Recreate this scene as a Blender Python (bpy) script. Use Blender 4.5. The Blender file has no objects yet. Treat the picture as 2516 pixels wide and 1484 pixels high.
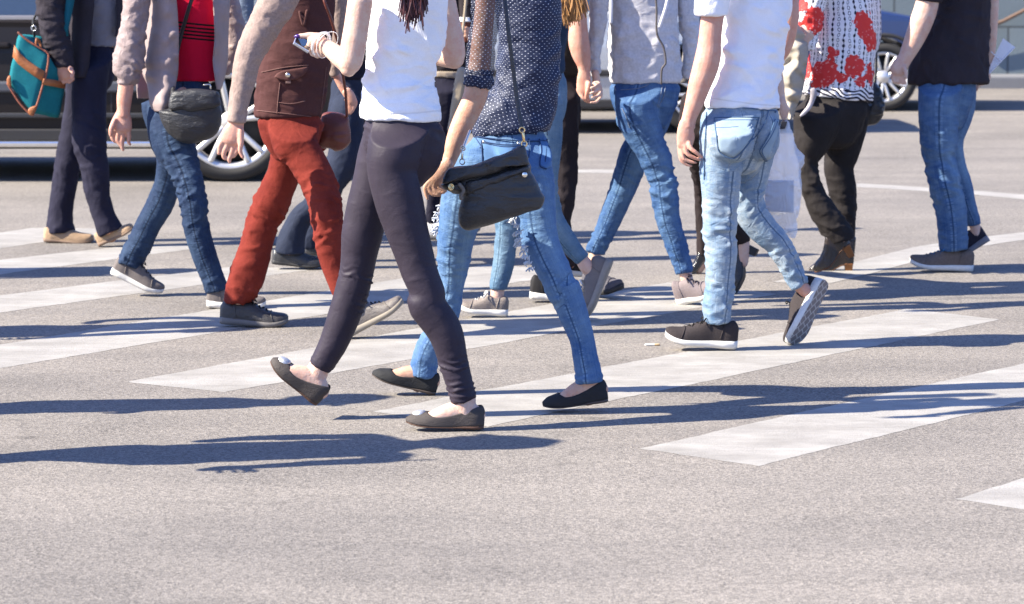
import bpy, bmesh, math, random
import numpy as np
from mathutils import Vector, Matrix

random.seed(7)
R = math.radians
SC = bpy.context.scene
COL = SC.collection

# ------------------------------------------------------------------ camera, sky, sun, exposure
CAM_H, FOC, W0, H0, HORIZON = 1.45, 7300.0, 2516.0, 1484.0, -130.0
PITCH = math.atan((H0 / 2 - HORIZON) / FOC)
cam_data = bpy.data.cameras.new('camera')
cam = bpy.data.objects.new('camera', cam_data)
COL.objects.link(cam)
cam.location = (0, 0, CAM_H)
cam.rotation_euler = (math.pi / 2 - PITCH, 0, 0)
cam_data.sensor_width = 36.0
cam_data.lens = 36.0 * FOC / W0
cam_data.clip_end = 500
cam_data.dof.use_dof = True
cam_data.dof.focus_distance = 9.4
cam_data.dof.aperture_fstop = 8.0
SC.camera = cam

SUN_EL, SUN_AZ = R(39), R(13)          # from the left, a little from the camera's side
SUN_STRENGTH, SKY_STRENGTH, EXPOSURE = 5.0, 0.090, 1.68
world = bpy.data.worlds.new('World')
SC.world = world
world.use_nodes = True
nt = world.node_tree
sky = nt.nodes.new('ShaderNodeTexSky')
sky.sky_type = 'NISHITA'
sky.sun_disc = False
sky.sun_elevation = SUN_EL
sky.sun_rotation = R(180) + (R(90) - SUN_AZ)
sky.air_density = 1.0
sky.dust_density = 0.6
sky.ozone_density = 3.0
wb = nt.nodes.new('ShaderNodeMix')        # the photograph's white balance: warm sun, blue shade
wb.data_type = 'RGBA'; wb.blend_type = 'MULTIPLY'
wb.inputs[0].default_value = 1.0
wb.inputs[7].default_value = (.79, .88, 1.24, 1)
nt.links.new(sky.outputs[0], wb.inputs[6])
nt.links.new(wb.outputs[2], nt.nodes['Background'].inputs[0])
nt.nodes['Background'].inputs[1].default_value = SKY_STRENGTH
sun_data = bpy.data.lights.new('sun', 'SUN')
sun_data.energy = SUN_STRENGTH
sun_data.angle = R(0.5)
sun_data.color = (1.0, 0.925, 0.79)
sun = bpy.data.objects.new('sun', sun_data)
COL.objects.link(sun)
ray = Vector((math.cos(SUN_EL) * math.cos(SUN_AZ), math.cos(SUN_EL) * math.sin(SUN_AZ), -math.sin(SUN_EL)))
sun.rotation_euler = ray.to_track_quat('-Z', 'Y').to_euler()
sun.location = (-8, -2, 8)
SC.view_settings.view_transform = 'Standard'
SC.view_settings.look = 'None'
SC.view_settings.exposure = EXPOSURE
SC.view_settings.gamma = 1.0
SC.cycles.use_denoising = True
SC.cycles.max_bounces = 6
SC.cycles.transparent_max_bounces = 12

# ------------------------------------------------------------------ measuring helpers
# (x, y) are read off the photograph at 2516 x 1484; a view is an enlarged crop: origin and scale
S0 = 0.29641
VIEW = {'P': (0, 0, 1.0), 'A': (0, 0, S0), 'B': (502.7, 0, S0), 'C': (1005.4, 0, S0), 'D': (1445.3, 0, S0),
        'E': (1885.1, 0, S0), 'a': (0, 377, S0), 'b': (502.7, 377, S0), 'c': (1005.4, 377, S0),
        'd': (1445.3, 377, .33875), 'e': (1885.1, 377, S0), 'F': (565.5, 691.2, .39958),
        'H': (628.4, 31.4, .1482), 'K': (1005.4, 314.2, .19051), 'J': (1633.8, 219.9, .16941),
        'I': (1193.9, 188.5, .25402), 'R': (0, 534.1, .44469), 'S': (1508.1, 659.8, .4446)}
SP, CP = math.sin(PITCH), math.cos(PITCH)

def px(v, x, y):
    o = VIEW[v]
    return o[0] + x * o[2], o[1] + y * o[2]

def at(x, y, Y):
    """the point at ground distance Y that the photograph shows at (x, y)"""
    cx, cy = (x - W0 / 2) / FOC, (H0 / 2 - y) / FOC
    d = Vector((cx, cy * SP + CP, cy * CP - SP))
    k = Y / d.y
    return Vector((d.x * k, Y, CAM_H + d.z * k))

def ground(x, y, z=0.0):
    cx, cy = (x - W0 / 2) / FOC, (H0 / 2 - y) / FOC
    d = Vector((cx, cy * SP + CP, cy * CP - SP))
    k = (CAM_H - z) / -d.z
    return Vector((d.x * k, d.y * k, z))

# ------------------------------------------------------------------ mesh helpers
def vnoise(P, seed=0):
    """smooth value noise in [-1, 1] for an (n, 3) array"""
    P = np.asarray(P, float)
    i = np.floor(P).astype(np.int64)
    f = P - i
    f = f * f * (3 - 2 * f)
    def h(a, b, c):
        n = (a * 73856093) ^ (b * 19349663) ^ (c * 83492791) ^ (seed * 2654435761)
        n = (n ^ (n >> 13)) * 1274126177 & 0x7fffffff
        n = (n ^ (n >> 16)) & 0xffff
        return n / 32767.5 - 1
    r = 0
    for dx in (0, 1):
        for dy in (0, 1):
            for dz in (0, 1):
                w = (f[:, 0] if dx else 1 - f[:, 0]) * (f[:, 1] if dy else 1 - f[:, 1]) * (f[:, 2] if dz else 1 - f[:, 2])
                r = r + w * h(i[:, 0] + dx, i[:, 1] + dy, i[:, 2] + dz)
    return r

class Tube:
    """a limb: centres, half widths across the view (ru) and along it (rv)"""
    def __init__(s, pts, ru, rv, step=.012, flat=(False, False)):
        pts = [Vector(p) for p in pts]
        n = len(pts)
        out = []
        for i in range(n - 1):
            p0, p1, p2, p3 = (np.array(list(pts[max(0, min(n - 1, j))]) + [ru[max(0, min(n - 1, j))], rv[max(0, min(n - 1, j))]]) for j in (i - 1, i, i + 1, i + 2))
            m = max(2, int((pts[i + 1] - pts[i]).length / step))
            for k in range(m):
                t = k / m
                out.append(.5 * (2 * p1 + (p2 - p0) * t + (2 * p0 - 5 * p1 + 4 * p2 - p3) * t * t + (3 * p1 - 3 * p2 + p3 - p0) * t ** 3))
        out.append(np.array(list(pts[-1]) + [ru[-1], rv[-1]]))
        A = np.array(out)
        s.c, s.ru, s.rv = A[:, :3], np.maximum(A[:, 3], .002), np.maximum(A[:, 4], .002)
        t = np.gradient(s.c, axis=0)
        s.t = t / np.maximum(np.linalg.norm(t, axis=1, keepdims=True), 1e-9)
        v = np.array([0, 1.0, 0])
        vv = v - s.t * (s.t @ v)[:, None]
        bad = np.linalg.norm(vv, axis=1) < .25
        vv[bad] = (np.array([0, 0, 1.0]) - s.t * s.t[:, 2:3])[bad]
        s.v = vv / np.linalg.norm(vv, axis=1, keepdims=True)
        s.u = np.cross(s.v, s.t)
        d = np.r_[0, np.cumsum(np.linalg.norm(np.diff(s.c, axis=0), axis=1))]
        s.s, s.len, s.flat = d, d[-1], flat
    def scaled(s, k):
        o = object.__new__(Tube)
        o.__dict__.update(s.__dict__)
        o.ru, o.rv = s.ru * k, s.rv * k
        return o
    def mesh(s, V, F, seg=20, sup=1.0):
        base, n = len(V), len(s.c)
        a = np.arange(seg) * 2 * math.pi / seg
        ca, sa = np.cos(a), np.sin(a)
        rings = []
        def ring(i, k, off):
            c = s.c[i] + s.t[i] * off
            return c + s.u[i] * (ca * s.ru[i] * k)[:, None] + s.v[i] * (sa * s.rv[i] * k)[:, None]
        r0, r1 = min(s.ru[0], s.rv[0]), min(s.ru[-1], s.rv[-1])
        if not s.flat[0]:
            rings += [ring(0, .45, -.85 * r0), ring(0, .8, -.55 * r0)]
        rings += [ring(i, 1, 0) for i in range(n)]
        if not s.flat[1]:
            rings += [ring(n - 1, .8, .55 * r1), ring(n - 1, .45, .85 * r1)]
        for r in rings:
            V.extend(map(tuple, r))
        m = len(rings)
        for i in range(m - 1):
            for j in range(seg):
                k = (j + 1) % seg
                F.append((base + i * seg + j, base + i * seg + k, base + (i + 1) * seg + k, base + (i + 1) * seg + j))
        F.append(tuple(base + j for j in reversed(range(seg))))
        F.append(tuple(base + (m - 1) * seg + j for j in range(seg)))

def raw_mesh(name, V, F):
    me = bpy.data.meshes.new(name)
    me.from_pydata([tuple(v) for v in V], [], F)
    me.update()
    bm = bmesh.new()
    bm.from_mesh(me)
    bmesh.ops.recalc_face_normals(bm, faces=bm.faces)
    bm.to_mesh(me)
    bm.free()
    return me

def baked(me, mods):
    """apply modifiers to a mesh through a throw-away object"""
    o = bpy.data.objects.new('tmp', me)
    COL.objects.link(o)
    for typ, kw in mods:
        m = o.modifiers.new('m', typ)
        for k, v in kw.items():
            setattr(m, k, v)
    dg = bpy.context.evaluated_depsgraph_get()
    dg.update()
    r = bpy.data.meshes.new_from_object(o.evaluated_get(dg))
    bpy.data.objects.remove(o)
    bpy.data.meshes.remove(me)
    return r

def smooth(me):
    me.polygons.foreach_set('use_smooth', [True] * len(me.polygons))
    me.update()

def get_co(me):
    a = np.empty(len(me.vertices) * 3)
    me.vertices.foreach_get('co', a)
    return a.reshape(-1, 3)

def get_no(me):
    a = np.empty(len(me.vertices) * 3)
    me.vertices.foreach_get('normal', a)
    return a.reshape(-1, 3)

def set_co(me, c):
    me.vertices.foreach_set('co', np.asarray(c, float).ravel())
    me.update()

def blob(name, tubes, voxel=.007, it=4, folds=None, wrinkle=.0, lam=(.05, .05), seed=1, attrs=True):
    """tubes melted into one skin; folds[i] = [(where, width, height, wavelength, slant)] for tube i"""
    V, F = [], []
    for t in tubes:
        t.mesh(V, F)
    me = baked(raw_mesh(name, V, F), [('REMESH', dict(mode='VOXEL', voxel_size=voxel, use_smooth_shade=True)),
                                      ('SMOOTH', dict(factor=.5, iterations=it))])
    me.name = name
    if not attrs:
        smooth(me)
        return me
    P = get_co(me)
    C = np.concatenate([t.c for t in tubes])
    RU = np.concatenate([t.ru for t in tubes]); RV = np.concatenate([t.rv for t in tubes])
    U = np.concatenate([t.u for t in tubes]); VV = np.concatenate([t.v for t in tubes])
    T = np.concatenate([t.t for t in tubes])
    S = np.concatenate([t.s for t in tubes])
    ID = np.concatenate([np.full(len(t.c), i) for i, t in enumerate(tubes)])
    best = np.empty(len(P), int)
    RM = np.maximum(RU, RV)
    for k in range(0, len(P), 4000):
        d = np.linalg.norm(P[k:k + 4000, None] - C[None], axis=2) / RM[None]
        best[k:k + 4000] = d.argmin(1)
    q = P - C[best]
    du, dv = (q * U[best]).sum(1) / RU[best], (q * VV[best]).sum(1) / RV[best]
    ds = (q * T[best]).sum(1)
    phi = np.arctan2(du, -dv)
    s = S[best] + ds
    tid = ID[best]
    rad = .5 * (RU + RV)[best]
    at_ = me.attributes.new('limb', 'FLOAT_VECTOR', 'POINT')
    at_.data.foreach_set('vector', np.stack([s, phi * rad, phi], 1).ravel())
    at2 = me.attributes.new('limb_id', 'FLOAT', 'POINT')
    at2.data.foreach_set('value', tid.astype(float))
    N = get_no(me)
    D = np.zeros(len(P))
    if wrinkle:
        Q = np.stack([s / lam[0], phi * rad / lam[1], tid * 7.3], 1)
        n1 = vnoise(Q, seed); n2 = vnoise(Q * 2.1, seed + 1)
        D += wrinkle * (n1 + .6 * (1 - 2 * np.abs(n2)))
    if folds:
        for i, fl in folds.items():
            m = tid == i
            if not m.any():
                continue
            L = tubes[i].len
            for (w0, wid, h, wl, sl) in fl:
                x = s[m] - w0 * L
                e = np.exp(-(x / wid) ** 2)
                ph = phi[m]
                nz = vnoise(np.stack([s[m] / .05, ph * 1.2, np.full(m.sum(), i * 3.1 + w0 * 9)], 1), seed + 5)
                am = .55 + .75 * vnoise(np.stack([s[m] / .025, ph * 1.6, np.full(m.sum(), 11 + i)], 1), seed + 9)
                y = x + sl * ph * rad[m]
                w = y / wl + .8 * nz
                per = 2 * (1 - np.abs(np.sin(math.pi * w))) ** 1.3 - .8
                Q = np.stack([y / (wl * .8), ph * 1.0 + i, np.full(m.sum(), w0 * 7 + i)], 1)
                rdg = 1 - 2.6 * np.abs(vnoise(Q, seed + 13))
                kp = .65 if wl < .027 else .3
                D[m] += h * e * np.clip(am, 0, 1.3) * (kp * per + (1 - kp) * 1.25 * np.maximum(rdg, -.7))
    if wrinkle or folds:
        set_co(me, P + N * D[:, None])
    smooth(me)
    return me

def grid_mesh(name, G, thick=.004, closed=False):
    """a sheet of points G[row][col] with real thickness"""
    V, F = [], []
    nr, nc = len(G), len(G[0])
    for r in G:
        V.extend(r)
    for i in range(nr - 1):
        for j in range(nc - 1 + (1 if closed else 0)):
            k = (j + 1) % nc
            F.append((i * nc + j, i * nc + k, (i + 1) * nc + k, (i + 1) * nc + j))
    me = raw_mesh(name, V, F)
    if thick:
        me = baked(me, [('SOLIDIFY', dict(thickness=thick, offset=0.0))])
    me.name = name
    smooth(me)
    return me

def catmull(P, n, closed=True):
    P = [np.array(p, float) for p in P]
    m = len(P)
    out = []
    segs = m if closed else m - 1
    L = [np.linalg.norm(P[(i + 1) % m] - P[i]) for i in range(segs)]
    tot = sum(L)
    for i in range(segs):
        g = (lambda j: P[j % m]) if closed else (lambda j: P[max(0, min(m - 1, j))])
        p0, p1, p2, p3 = g(i - 1), g(i), g(i + 1), g(i + 2)
        k = max(2, int(round(n * L[i] / tot)))
        for a in range(k):
            t = a / k
            out.append(p1 + (p2 - p1) * t if False else .5 * (2 * p1 + (p2 - p0) * t + (2 * p0 - 5 * p1 + 4 * p2 - p3) * t * t + (3 * p1 - 3 * p2 + p3 - p0) * t ** 3))
    if not closed:
        out.append(P[-1])
    return out

def pillow(name, v, poly, Y, T, rings=9, n=72, power=2.4, noise=.0, nl=.06, tilt=(0, 0), seed=3, sharp=False):
    """a stuffed pouch whose outline is poly; tilt = depth change per metre to the right and up"""
    if sharp:
        pts = []
        for i in range(len(poly)):
            a, b = np.array(poly[i], float), np.array(poly[(i + 1) % len(poly)], float)
            for k in range(6):
                pts.append(a + (b - a) * k / 6)
    else:
        pts = catmull(poly, n)
    E = [np.array(at(*px(v, p[0], p[1]), Y)) for p in pts]
    c = sum(E) / len(E)
    for e in E:
        e[1] += (e[0] - c[0]) * tilt[0] + (e[2] - c[2]) * tilt[1]
    n = len(E)
    V, F = [tuple(e) for e in E], []
    for side in (-1, 1):
        prev = list(range(n))
        for k in range(1, rings):
            r = math.cos(k / rings * math.pi / 2)
            z = T * (1 - r ** power) ** (1 / power)
            cur = []
            for e in E:
                p = c + (e - c) * r
                p[1] += side * z
                cur.append(len(V)); V.append(tuple(p))
            for j in range(n):
                q = (j + 1) % n
                F.append((prev[j], prev[q], cur[q], cur[j]))
            prev = cur
        V.append((c[0], c[1] + side * T, c[2]))
        for j in range(n):
            F.append((prev[j], prev[(j + 1) % n], len(V) - 1))
    me = raw_mesh(name, V, F)
    if noise:
        me = baked(me, [('SUBSURF', dict(levels=1))])
        P, N = get_co(me), get_no(me)
        n1 = vnoise(P / nl, seed)
        n2 = 1 - 2 * np.abs(vnoise(P / nl * np.array([1.4, 1.4, 2.6]) + 5, seed + 1))
        set_co(me, P + N * (noise * (n1 + .8 * n2))[:, None])
        me.name = name
    smooth(me)
    return me

def box_pts(name, c8, bevel=.004, seg=2):
    F = [(0, 1, 2, 3), (7, 6, 5, 4), (0, 4, 5, 1), (1, 5, 6, 2), (2, 6, 7, 3), (3, 7, 4, 0)]
    me = raw_mesh(name, c8, F)
    if bevel:
        me = baked(me, [('BEVEL', dict(width=bevel, segments=seg, limit_method='NONE'))])
        me.name = name
    return me

def box(name, x0, x1, y0, y1, z0, z1, bevel=.004):
    return box_pts(name, [(x0, y0, z0), (x1, y0, z0), (x1, y0, z1), (x0, y0, z1), (x0, y1, z0), (x1, y1, z0), (x1, y1, z1), (x0, y1, z1)], bevel)

from mathutils.bvhtree import BVHTree
def surf(obj):
    """returns f(view, x, y, lift): the point of obj that the photograph shows there, lifted off its surface"""
    b = base_of(obj)
    me = obj.data
    tree = BVHTree.FromPolygons([v.co + b for v in me.vertices], [tuple(p.vertices) for p in me.polygons])
    o = Vector((0, 0, CAM_H))
    def f(v, x, y, lift=.002):
        X = px(v, x, y)
        d = (at(X[0], X[1], 10.0) - o).normalized()
        h = tree.ray_cast(o, d)
        if h[0] is None:
            h = tree.find_nearest(at(X[0], X[1], (b.y + .0)))
        return h[0] - d * lift
    return f

def patch(name, f, v, poly, lift=.003, thick=.002, rings=7, per=6):
    """a cloth patch that lies on another surface"""
    pts = []
    for i in range(len(poly)):
        a, b = np.array(poly[i], float), np.array(poly[(i + 1) % len(poly)], float)
        pts += [a + (b - a) * k / per for k in range(per)]
    c = sum(pts) / len(pts)
    V, F = [], []
    n = len(pts)
    for k in range(rings):
        r = 1 - k / rings
        V += [tuple(f(v, *(c + (p - c) * r), lift + (-.002 if k == 0 else 0))) for p in pts]
    V.append(tuple(f(v, *c, lift)))
    for k in range(rings - 1):
        for j in range(n):
            q = (j + 1) % n
            F.append((k * n + j, k * n + q, (k + 1) * n + q, (k + 1) * n + j))
    for j in range(n):
        F.append(((rings - 1) * n + j, (rings - 1) * n + (j + 1) % n, len(V) - 1))
    me = baked(raw_mesh(name, V, F), [('SOLIDIFY', dict(thickness=thick, offset=0))])
    me.name = name
    smooth(me)
    return me

def stitch(name, f, v, lines, r=.0013, lift=.002, step=14):
    """seams that follow a surface"""
    ms = []
    for ln in lines:
        P = catmull(ln, max(6, int(sum(math.dist(ln[i], ln[i + 1]) for i in range(len(ln) - 1)) / step)), False)
        ms.append(wire(name, [f(v, q[0], q[1], lift) for q in P], r, 5))
    return merged(name, ms)

def wire(name, pts, r, seg=8, flatten=1.0):
    V, F = [], []
    t = Tube(pts, [r] * len(pts), [r * flatten] * len(pts), step=.01)
    t.mesh(V, F, seg)
    me = raw_mesh(name, V, F)
    smooth(me)
    return me

def merged(name, meshes):
    bm = bmesh.new()
    for m in meshes:
        bm.from_mesh(m)
        bpy.data.meshes.remove(m)
    me = bpy.data.meshes.new(name)
    bm.to_mesh(me)
    bm.free()
    smooth(me)
    return me

def torus(name, c, ax, r, t, n=28, m=8, e=1.0):
    ax = Vector(ax).normalized()
    q = ax.to_track_quat('Z', 'Y')
    V, F = [], []
    for i in range(n):
        a = 2 * math.pi * i / n
        for j in range(m):
            b = 2 * math.pi * j / m
            rr = r + t * math.cos(b)
            V.append(tuple(Vector(c) + q @ Vector((rr * math.cos(a) * e, rr * math.sin(a), t * math.sin(b)))))
    for i in range(n):
        for j in range(m):
            F.append((i * m + j, (i + 1) % n * m + j, (i + 1) % n * m + (j + 1) % m, i * m + (j + 1) % m))
    me = raw_mesh(name, V, F)
    smooth(me)
    return me

def lathe(name, prof, c, n=48, rim=None):
    """revolve (radius, depth) about the Y axis through c"""
    V, F = [], []
    for i in range(n):
        a = 2 * math.pi * i / n
        for r, y in prof:
            V.append((c[0] + r * math.cos(a), c[1] + y, c[2] + r * math.sin(a)))
    m = len(prof)
    for i in range(n):
        for j in range(m - 1):
            F.append((i * m + j, (i + 1) % n * m + j, (i + 1) % n * m + j + 1, i * m + j + 1))
    me = raw_mesh(name, V, F)
    smooth(me)
    return me

# ------------------------------------------------------------------ objects
def thing(name, label, cat, loc, group=None):
    o = bpy.data.objects.new(name, None)
    o.empty_display_size = .2
    o.location = loc
    COL.objects.link(o)
    o['label'] = label; o['category'] = cat
    if group:
        o['group'] = group
    return o

def base_of(o):
    p = Vector((0, 0, 0))
    while o is not None:
        p += o.location
        o = o.parent
    return p

def part(name, me, mat, parent, label=None):
    o = bpy.data.objects.new(name, me)
    COL.objects.link(o)
    b = base_of(parent)
    me.transform(Matrix.Translation(-b))
    me.update()
    o.parent = parent
    if mat is not None:
        me.materials.clear(); me.materials.append(mat)
    if label:
        o['label'] = label
    return o

def solo(name, me, mat, label=None, cat=None, group=None, kind=None):
    o = bpy.data.objects.new(name, me)
    COL.objects.link(o)
    if mat is not None:
        me.materials.clear(); me.materials.append(mat)
    if label: o['label'] = label
    if cat: o['category'] = cat
    if group: o['group'] = group
    if kind: o['kind'] = kind
    else:
        P = get_co(me)
        b = Vector(((P[:, 0].min() + P[:, 0].max()) / 2, (P[:, 1].min() + P[:, 1].max()) / 2, P[:, 2].min()))
        me.transform(Matrix.Translation(-b)); me.update()
        o.location = b
    return o

# ------------------------------------------------------------------ materials
LIT = 2.35     # picture value of a sunlit surface over its base colour

def lin(c):
    return tuple((x / 255 / 12.92) if x <= 10 else ((x / 255 + .055) / 1.055) ** 2.4 for x in c)

def C(r, g, b, k=None):
    """base colour of a surface that the photograph shows sunlit as (r, g, b)"""
    return tuple(min(.85, x / (k or LIT)) for x in lin((r, g, b))) + (1,)

class M_:
    def __init__(s, name, rough=.7, spec=.3):
        s.m = bpy.data.materials.new(name)
        s.m.use_nodes = True
        s.t = s.m.node_tree
        s.b = s.t.nodes['Principled BSDF']
        s.b.inputs['Roughness'].default_value = rough
        s.b.inputs['Specular IOR Level'].default_value = spec
    def n(s, typ, **kw):
        o = s.t.nodes.new(typ)
        for k, v in kw.items():
            if k.startswith('i_'):
                k2 = k[2:]
                o.inputs[int(k2) if k2.isdigit() else k2.replace('_', ' ')].default_value = v
            else:
                setattr(o, k, v)
        return o
    def l(s, a, b):
        s.t.links.new(a, b)
    def math(s, op, a, b=None, c=None, clamp=False):
        o = s.t.nodes.new('ShaderNodeMath'); o.operation = op; o.use_clamp = clamp
        for i, x in enumerate((a, b, c)):
            if x is None: continue
            if isinstance(x, (int, float)): o.inputs[i].default_value = x
            else: s.l(x, o.inputs[i])
        return o.outputs[0]
    def mix(s, f, a, b, typ='MIX'):
        o = s.t.nodes.new('ShaderNodeMix'); o.data_type = 'RGBA'; o.blend_type = typ
        for i, x in ((0, f), (6, a), (7, b)):
            if isinstance(x, (int, float)): o.inputs[i].default_value = x
            elif isinstance(x, tuple): o.inputs[i].default_value = x
            else: s.l(x, o.inputs[i])
        return o.outputs[2]
    def ramp(s, f, stops):
        o = s.t.nodes.new('ShaderNodeValToRGB')
        e = o.color_ramp.elements
        while len(e) < len(stops): e.new(.5)
        for x, (p, c) in zip(e, stops):
            x.position = p
            x.color = (c, c, c, 1) if isinstance(c, (int, float)) else c
        s.l(f, o.inputs[0])
        return o.outputs[0]
    def attr(s, name):
        return s.n('ShaderNodeAttribute', attribute_name=name)
    def obj(s):
        return s.n('ShaderNodeTexCoord').outputs['Object']
    def mapping(s, v, scale=(1, 1, 1), loc=(0, 0, 0)):
        o = s.n('ShaderNodeMapping')
        o.inputs['Scale'].default_value = scale; o.inputs['Location'].default_value = loc
        s.l(v, o.inputs['Vector'])
        return o.outputs[0]
    def noise(s, v, scale, detail=4, rough=.55, dist=0):
        o = s.n('ShaderNodeTexNoise')
        o.inputs['Scale'].default_value = scale; o.inputs['Detail'].default_value = detail
        o.inputs['Roughness'].default_value = rough; o.inputs['Distortion'].default_value = dist
        if v is not None: s.l(v, o.inputs['Vector'])
        return o.outputs[0]
    def bump(s, h, strength=.5, dist=.002, prev=None):
        o = s.n('ShaderNodeBump')
        o.inputs['Strength'].default_value = strength; o.inputs['Distance'].default_value = dist
        s.l(h, o.inputs['Height'])
        if prev is not None: s.l(prev, o.inputs['Normal'])
        return o.outputs[0]
    def color(s, c):
        if isinstance(c, tuple): s.b.inputs['Base Color'].default_value = c
        else: s.l(c, s.b.inputs['Base Color'])
        return s
    def normal(s, n):
        s.l(n, s.b.inputs['Normal']); return s

def fabric(name, col, var=.18, rough=.85, crease=.5, weave=900, wv=.25, sheen=.0, col2=None, stretch=(22, 7, 1), hem=None, ribs=0):
    m = M_(name, rough, .15)
    a = m.attr('limb').outputs['Vector']
    o = m.obj()
    big = m.noise(o, 9, 4)
    c2 = col2 or tuple(x * (1 - var) for x in col[:3]) + (1,)
    c1 = tuple(min(.9, x * (1 + var * .6)) for x in col[:3]) + (1,)
    fine = m.noise(o, weave * .25, 2)
    c = m.mix(m.ramp(big, [(.3, 0), (.7, 1)]), c1, c2)
    c = m.mix(wv, c, m.mix(fine, (.25, .25, .25, 1), (1.75, 1.75, 1.75, 1)), 'MULTIPLY')
    ln = None
    if hem:
        sp = m.n('ShaderNodeSeparateXYZ'); m.l(a, sp.inputs[0])
        ln = m.math('LESS_THAN', m.math('ABSOLUTE', m.math('SUBTRACT', sp.outputs[0], hem - .022)), .0022)
        c = m.mix(m.math('MULTIPLY', ln, .3), c, tuple(x * .5 for x in col[:3]) + (1,))
    m.color(c)
    fold = m.noise(m.mapping(a, stretch), 1.0, 3, .5, .6)
    n = m.bump(fold, crease, .012)
    n = m.bump(m.noise(o, weave, 1), .3, .0006, n)
    if ribs:
        sp = m.n('ShaderNodeSeparateXYZ'); m.l(a, sp.inputs[0])
        n = m.bump(m.math('SINE', m.math('MULTIPLY', sp.outputs[1], 6.283 / ribs)), .22, .0008, n)
    if ln is not None:
        n = m.bump(m.math('MULTIPLY', ln, -1), .6, .002, n)
    m.normal(n)
    if sheen:
        m.b.inputs['Sheen Weight'].default_value = sheen
        m.b.inputs['Sheen Roughness'].default_value = .4
    return m.m

def denim(name, dark, light, bal=.5, fade=.5, seam=0.0, seam_light=True, crease=.6, rough=.8):
    """dark / light = the two washes, seam = where the side seam runs (angle from the camera side)"""
    m = M_(name, rough, .2)
    at_ = m.attr('limb')
    sep = m.n('ShaderNodeSeparateXYZ'); m.l(at_.outputs['Vector'], sep.inputs[0])
    s_, arc, phi = sep.outputs
    o = m.obj()
    big = m.noise(o, 6.5, 4, .6)
    streak = m.noise(m.mapping(at_.outputs['Vector'], (9, 260, 1)), 1, 3, .7)
    cross = m.noise(m.mapping(at_.outputs['Vector'], (55, 9, 1)), 1, 4, .6, .8)
    fine = m.noise(o, 420, 2)
    f = m.math('ADD', m.math('MULTIPLY', big, .9), m.math('MULTIPLY', m.math('SUBTRACT', streak, .5), .4))
    f = m.math('ADD', f, m.math('MULTIPLY', m.math('SUBTRACT', cross, .5), .7 * fade))
    f = m.math('ADD', f, bal - .95)
    # worn pale along the thigh and over the knee
    g = m.math('POWER', m.math('DIVIDE', m.math('SUBTRACT', phi, seam - .75), .55), 2)
    h = m.math('POWER', m.math('DIVIDE', m.math('SUBTRACT', s_, .36), .26), 2)
    band = m.math('POWER', 2.718, m.math('MULTIPLY', m.math('ADD', g, h), -1))
    f = m.math('ADD', f, m.math('MULTIPLY', band, .34 * fade + .1))
    f = m.math('MULTIPLY_ADD', f, 1.5, .25, clamp=True)
    c = m.mix(f, dark, light)
    c = m.mix(.5, c, m.mix(fine, (.3, .3, .3, 1), (1.7, 1.7, 1.7, 1)), 'MULTIPLY')
    d = m.math('ABSOLUTE', m.math('SUBTRACT', phi, seam))
    ln = m.math('LESS_THAN', d, .055)
    c = m.mix(m.math('MULTIPLY', ln, .6), c, tuple(x * .42 for x in dark[:3]) + (1,))
    if seam_light:
        puck = m.noise(m.mapping(at_.outputs['Vector'], (150, 1, 1)), 1, 1)
        band = m.math('MULTIPLY', m.math('LESS_THAN', m.math('ABSOLUTE', m.math('SUBTRACT', d, .12)), .075), m.math('GREATER_THAN', puck, .5))
        c = m.mix(m.math('MULTIPLY', band, .3), c, tuple(min(.7, x * 1.4) for x in light[:3]) + (1,))
    m.color(c)
    n = m.bump(m.noise(m.mapping(at_.outputs['Vector'], (34, 8, 1)), 1, 4, .55, .9), crease, .011)
    n = m.bump(m.math('MULTIPLY', ln, -1), .8, .002, n)
    n = m.bump(m.noise(o, 700, 1), .4, .0008, n)
    m.normal(n)
    return m.m

def plain(name, col, rough=.6, spec=.3, metal=0, var=.12, scale=30, bump=.0, bd=.002, coat=0):
    m = M_(name, rough, spec)
    m.b.inputs['Metallic'].default_value = metal
    if coat: m.b.inputs['Coat Weight'].default_value = coat
    o = m.obj()
    n = m.noise(o, scale, 4, .6)
    m.color(m.mix(n, tuple(x * (1 - var) for x in col[:3]) + (1,), tuple(min(.95, x * (1 + var)) for x in col[:3]) + (1,)))
    if bump:
        m.normal(m.bump(m.noise(o, scale * 6, 3), bump, bd))
    return m.m

def skin(name, col):
    m = M_(name, .52, .35)
    o = m.obj()
    n = m.noise(o, 30, 6, .7)
    red = tuple((col[0] * .93, col[1] * .70, col[2] * .64)) + (1,)
    c = m.mix(m.ramp(n, [(.38, 0), (.72, 1)]), col, red)
    m.color(c)
    m.b.inputs['Subsurface Weight'].default_value = .12
    m.b.inputs['Subsurface Radius'].default_value = (.9, .35, .2)
    m.b.inputs['Subsurface Scale'].default_value = .012
    nb = m.bump(m.noise(o, 55, 5, .65), .45, .005)
    m.normal(m.bump(m.noise(o, 500, 2), .15, .0006, nb))
    return m.m

def leather(name, col, rough=.38, crease=.5, spec=.5):
    m = M_(name, rough, spec)
    o = m.obj()
    n = m.noise(o, 14, 5, .6)
    m.color(m.mix(n, tuple(x * .65 for x in col[:3]) + (1,), tuple(x * 1.4 for x in col[:3]) + (1,)))
    vo = m.n('ShaderNodeTexVoronoi'); vo.inputs['Scale'].default_value = 420; m.l(o, vo.inputs['Vector'])
    b = m.bump(m.noise(m.mapping(o, (1, 1, 2.2)), 26, 4, .6, .8), crease, .008)
    m.normal(m.bump(vo.outputs['Distance'], .5, .0014, b))
    rg = m.math('MULTIPLY_ADD', n, .35, rough - .15)
    m.l(rg, m.b.inputs['Roughness'])
    return m.m

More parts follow.
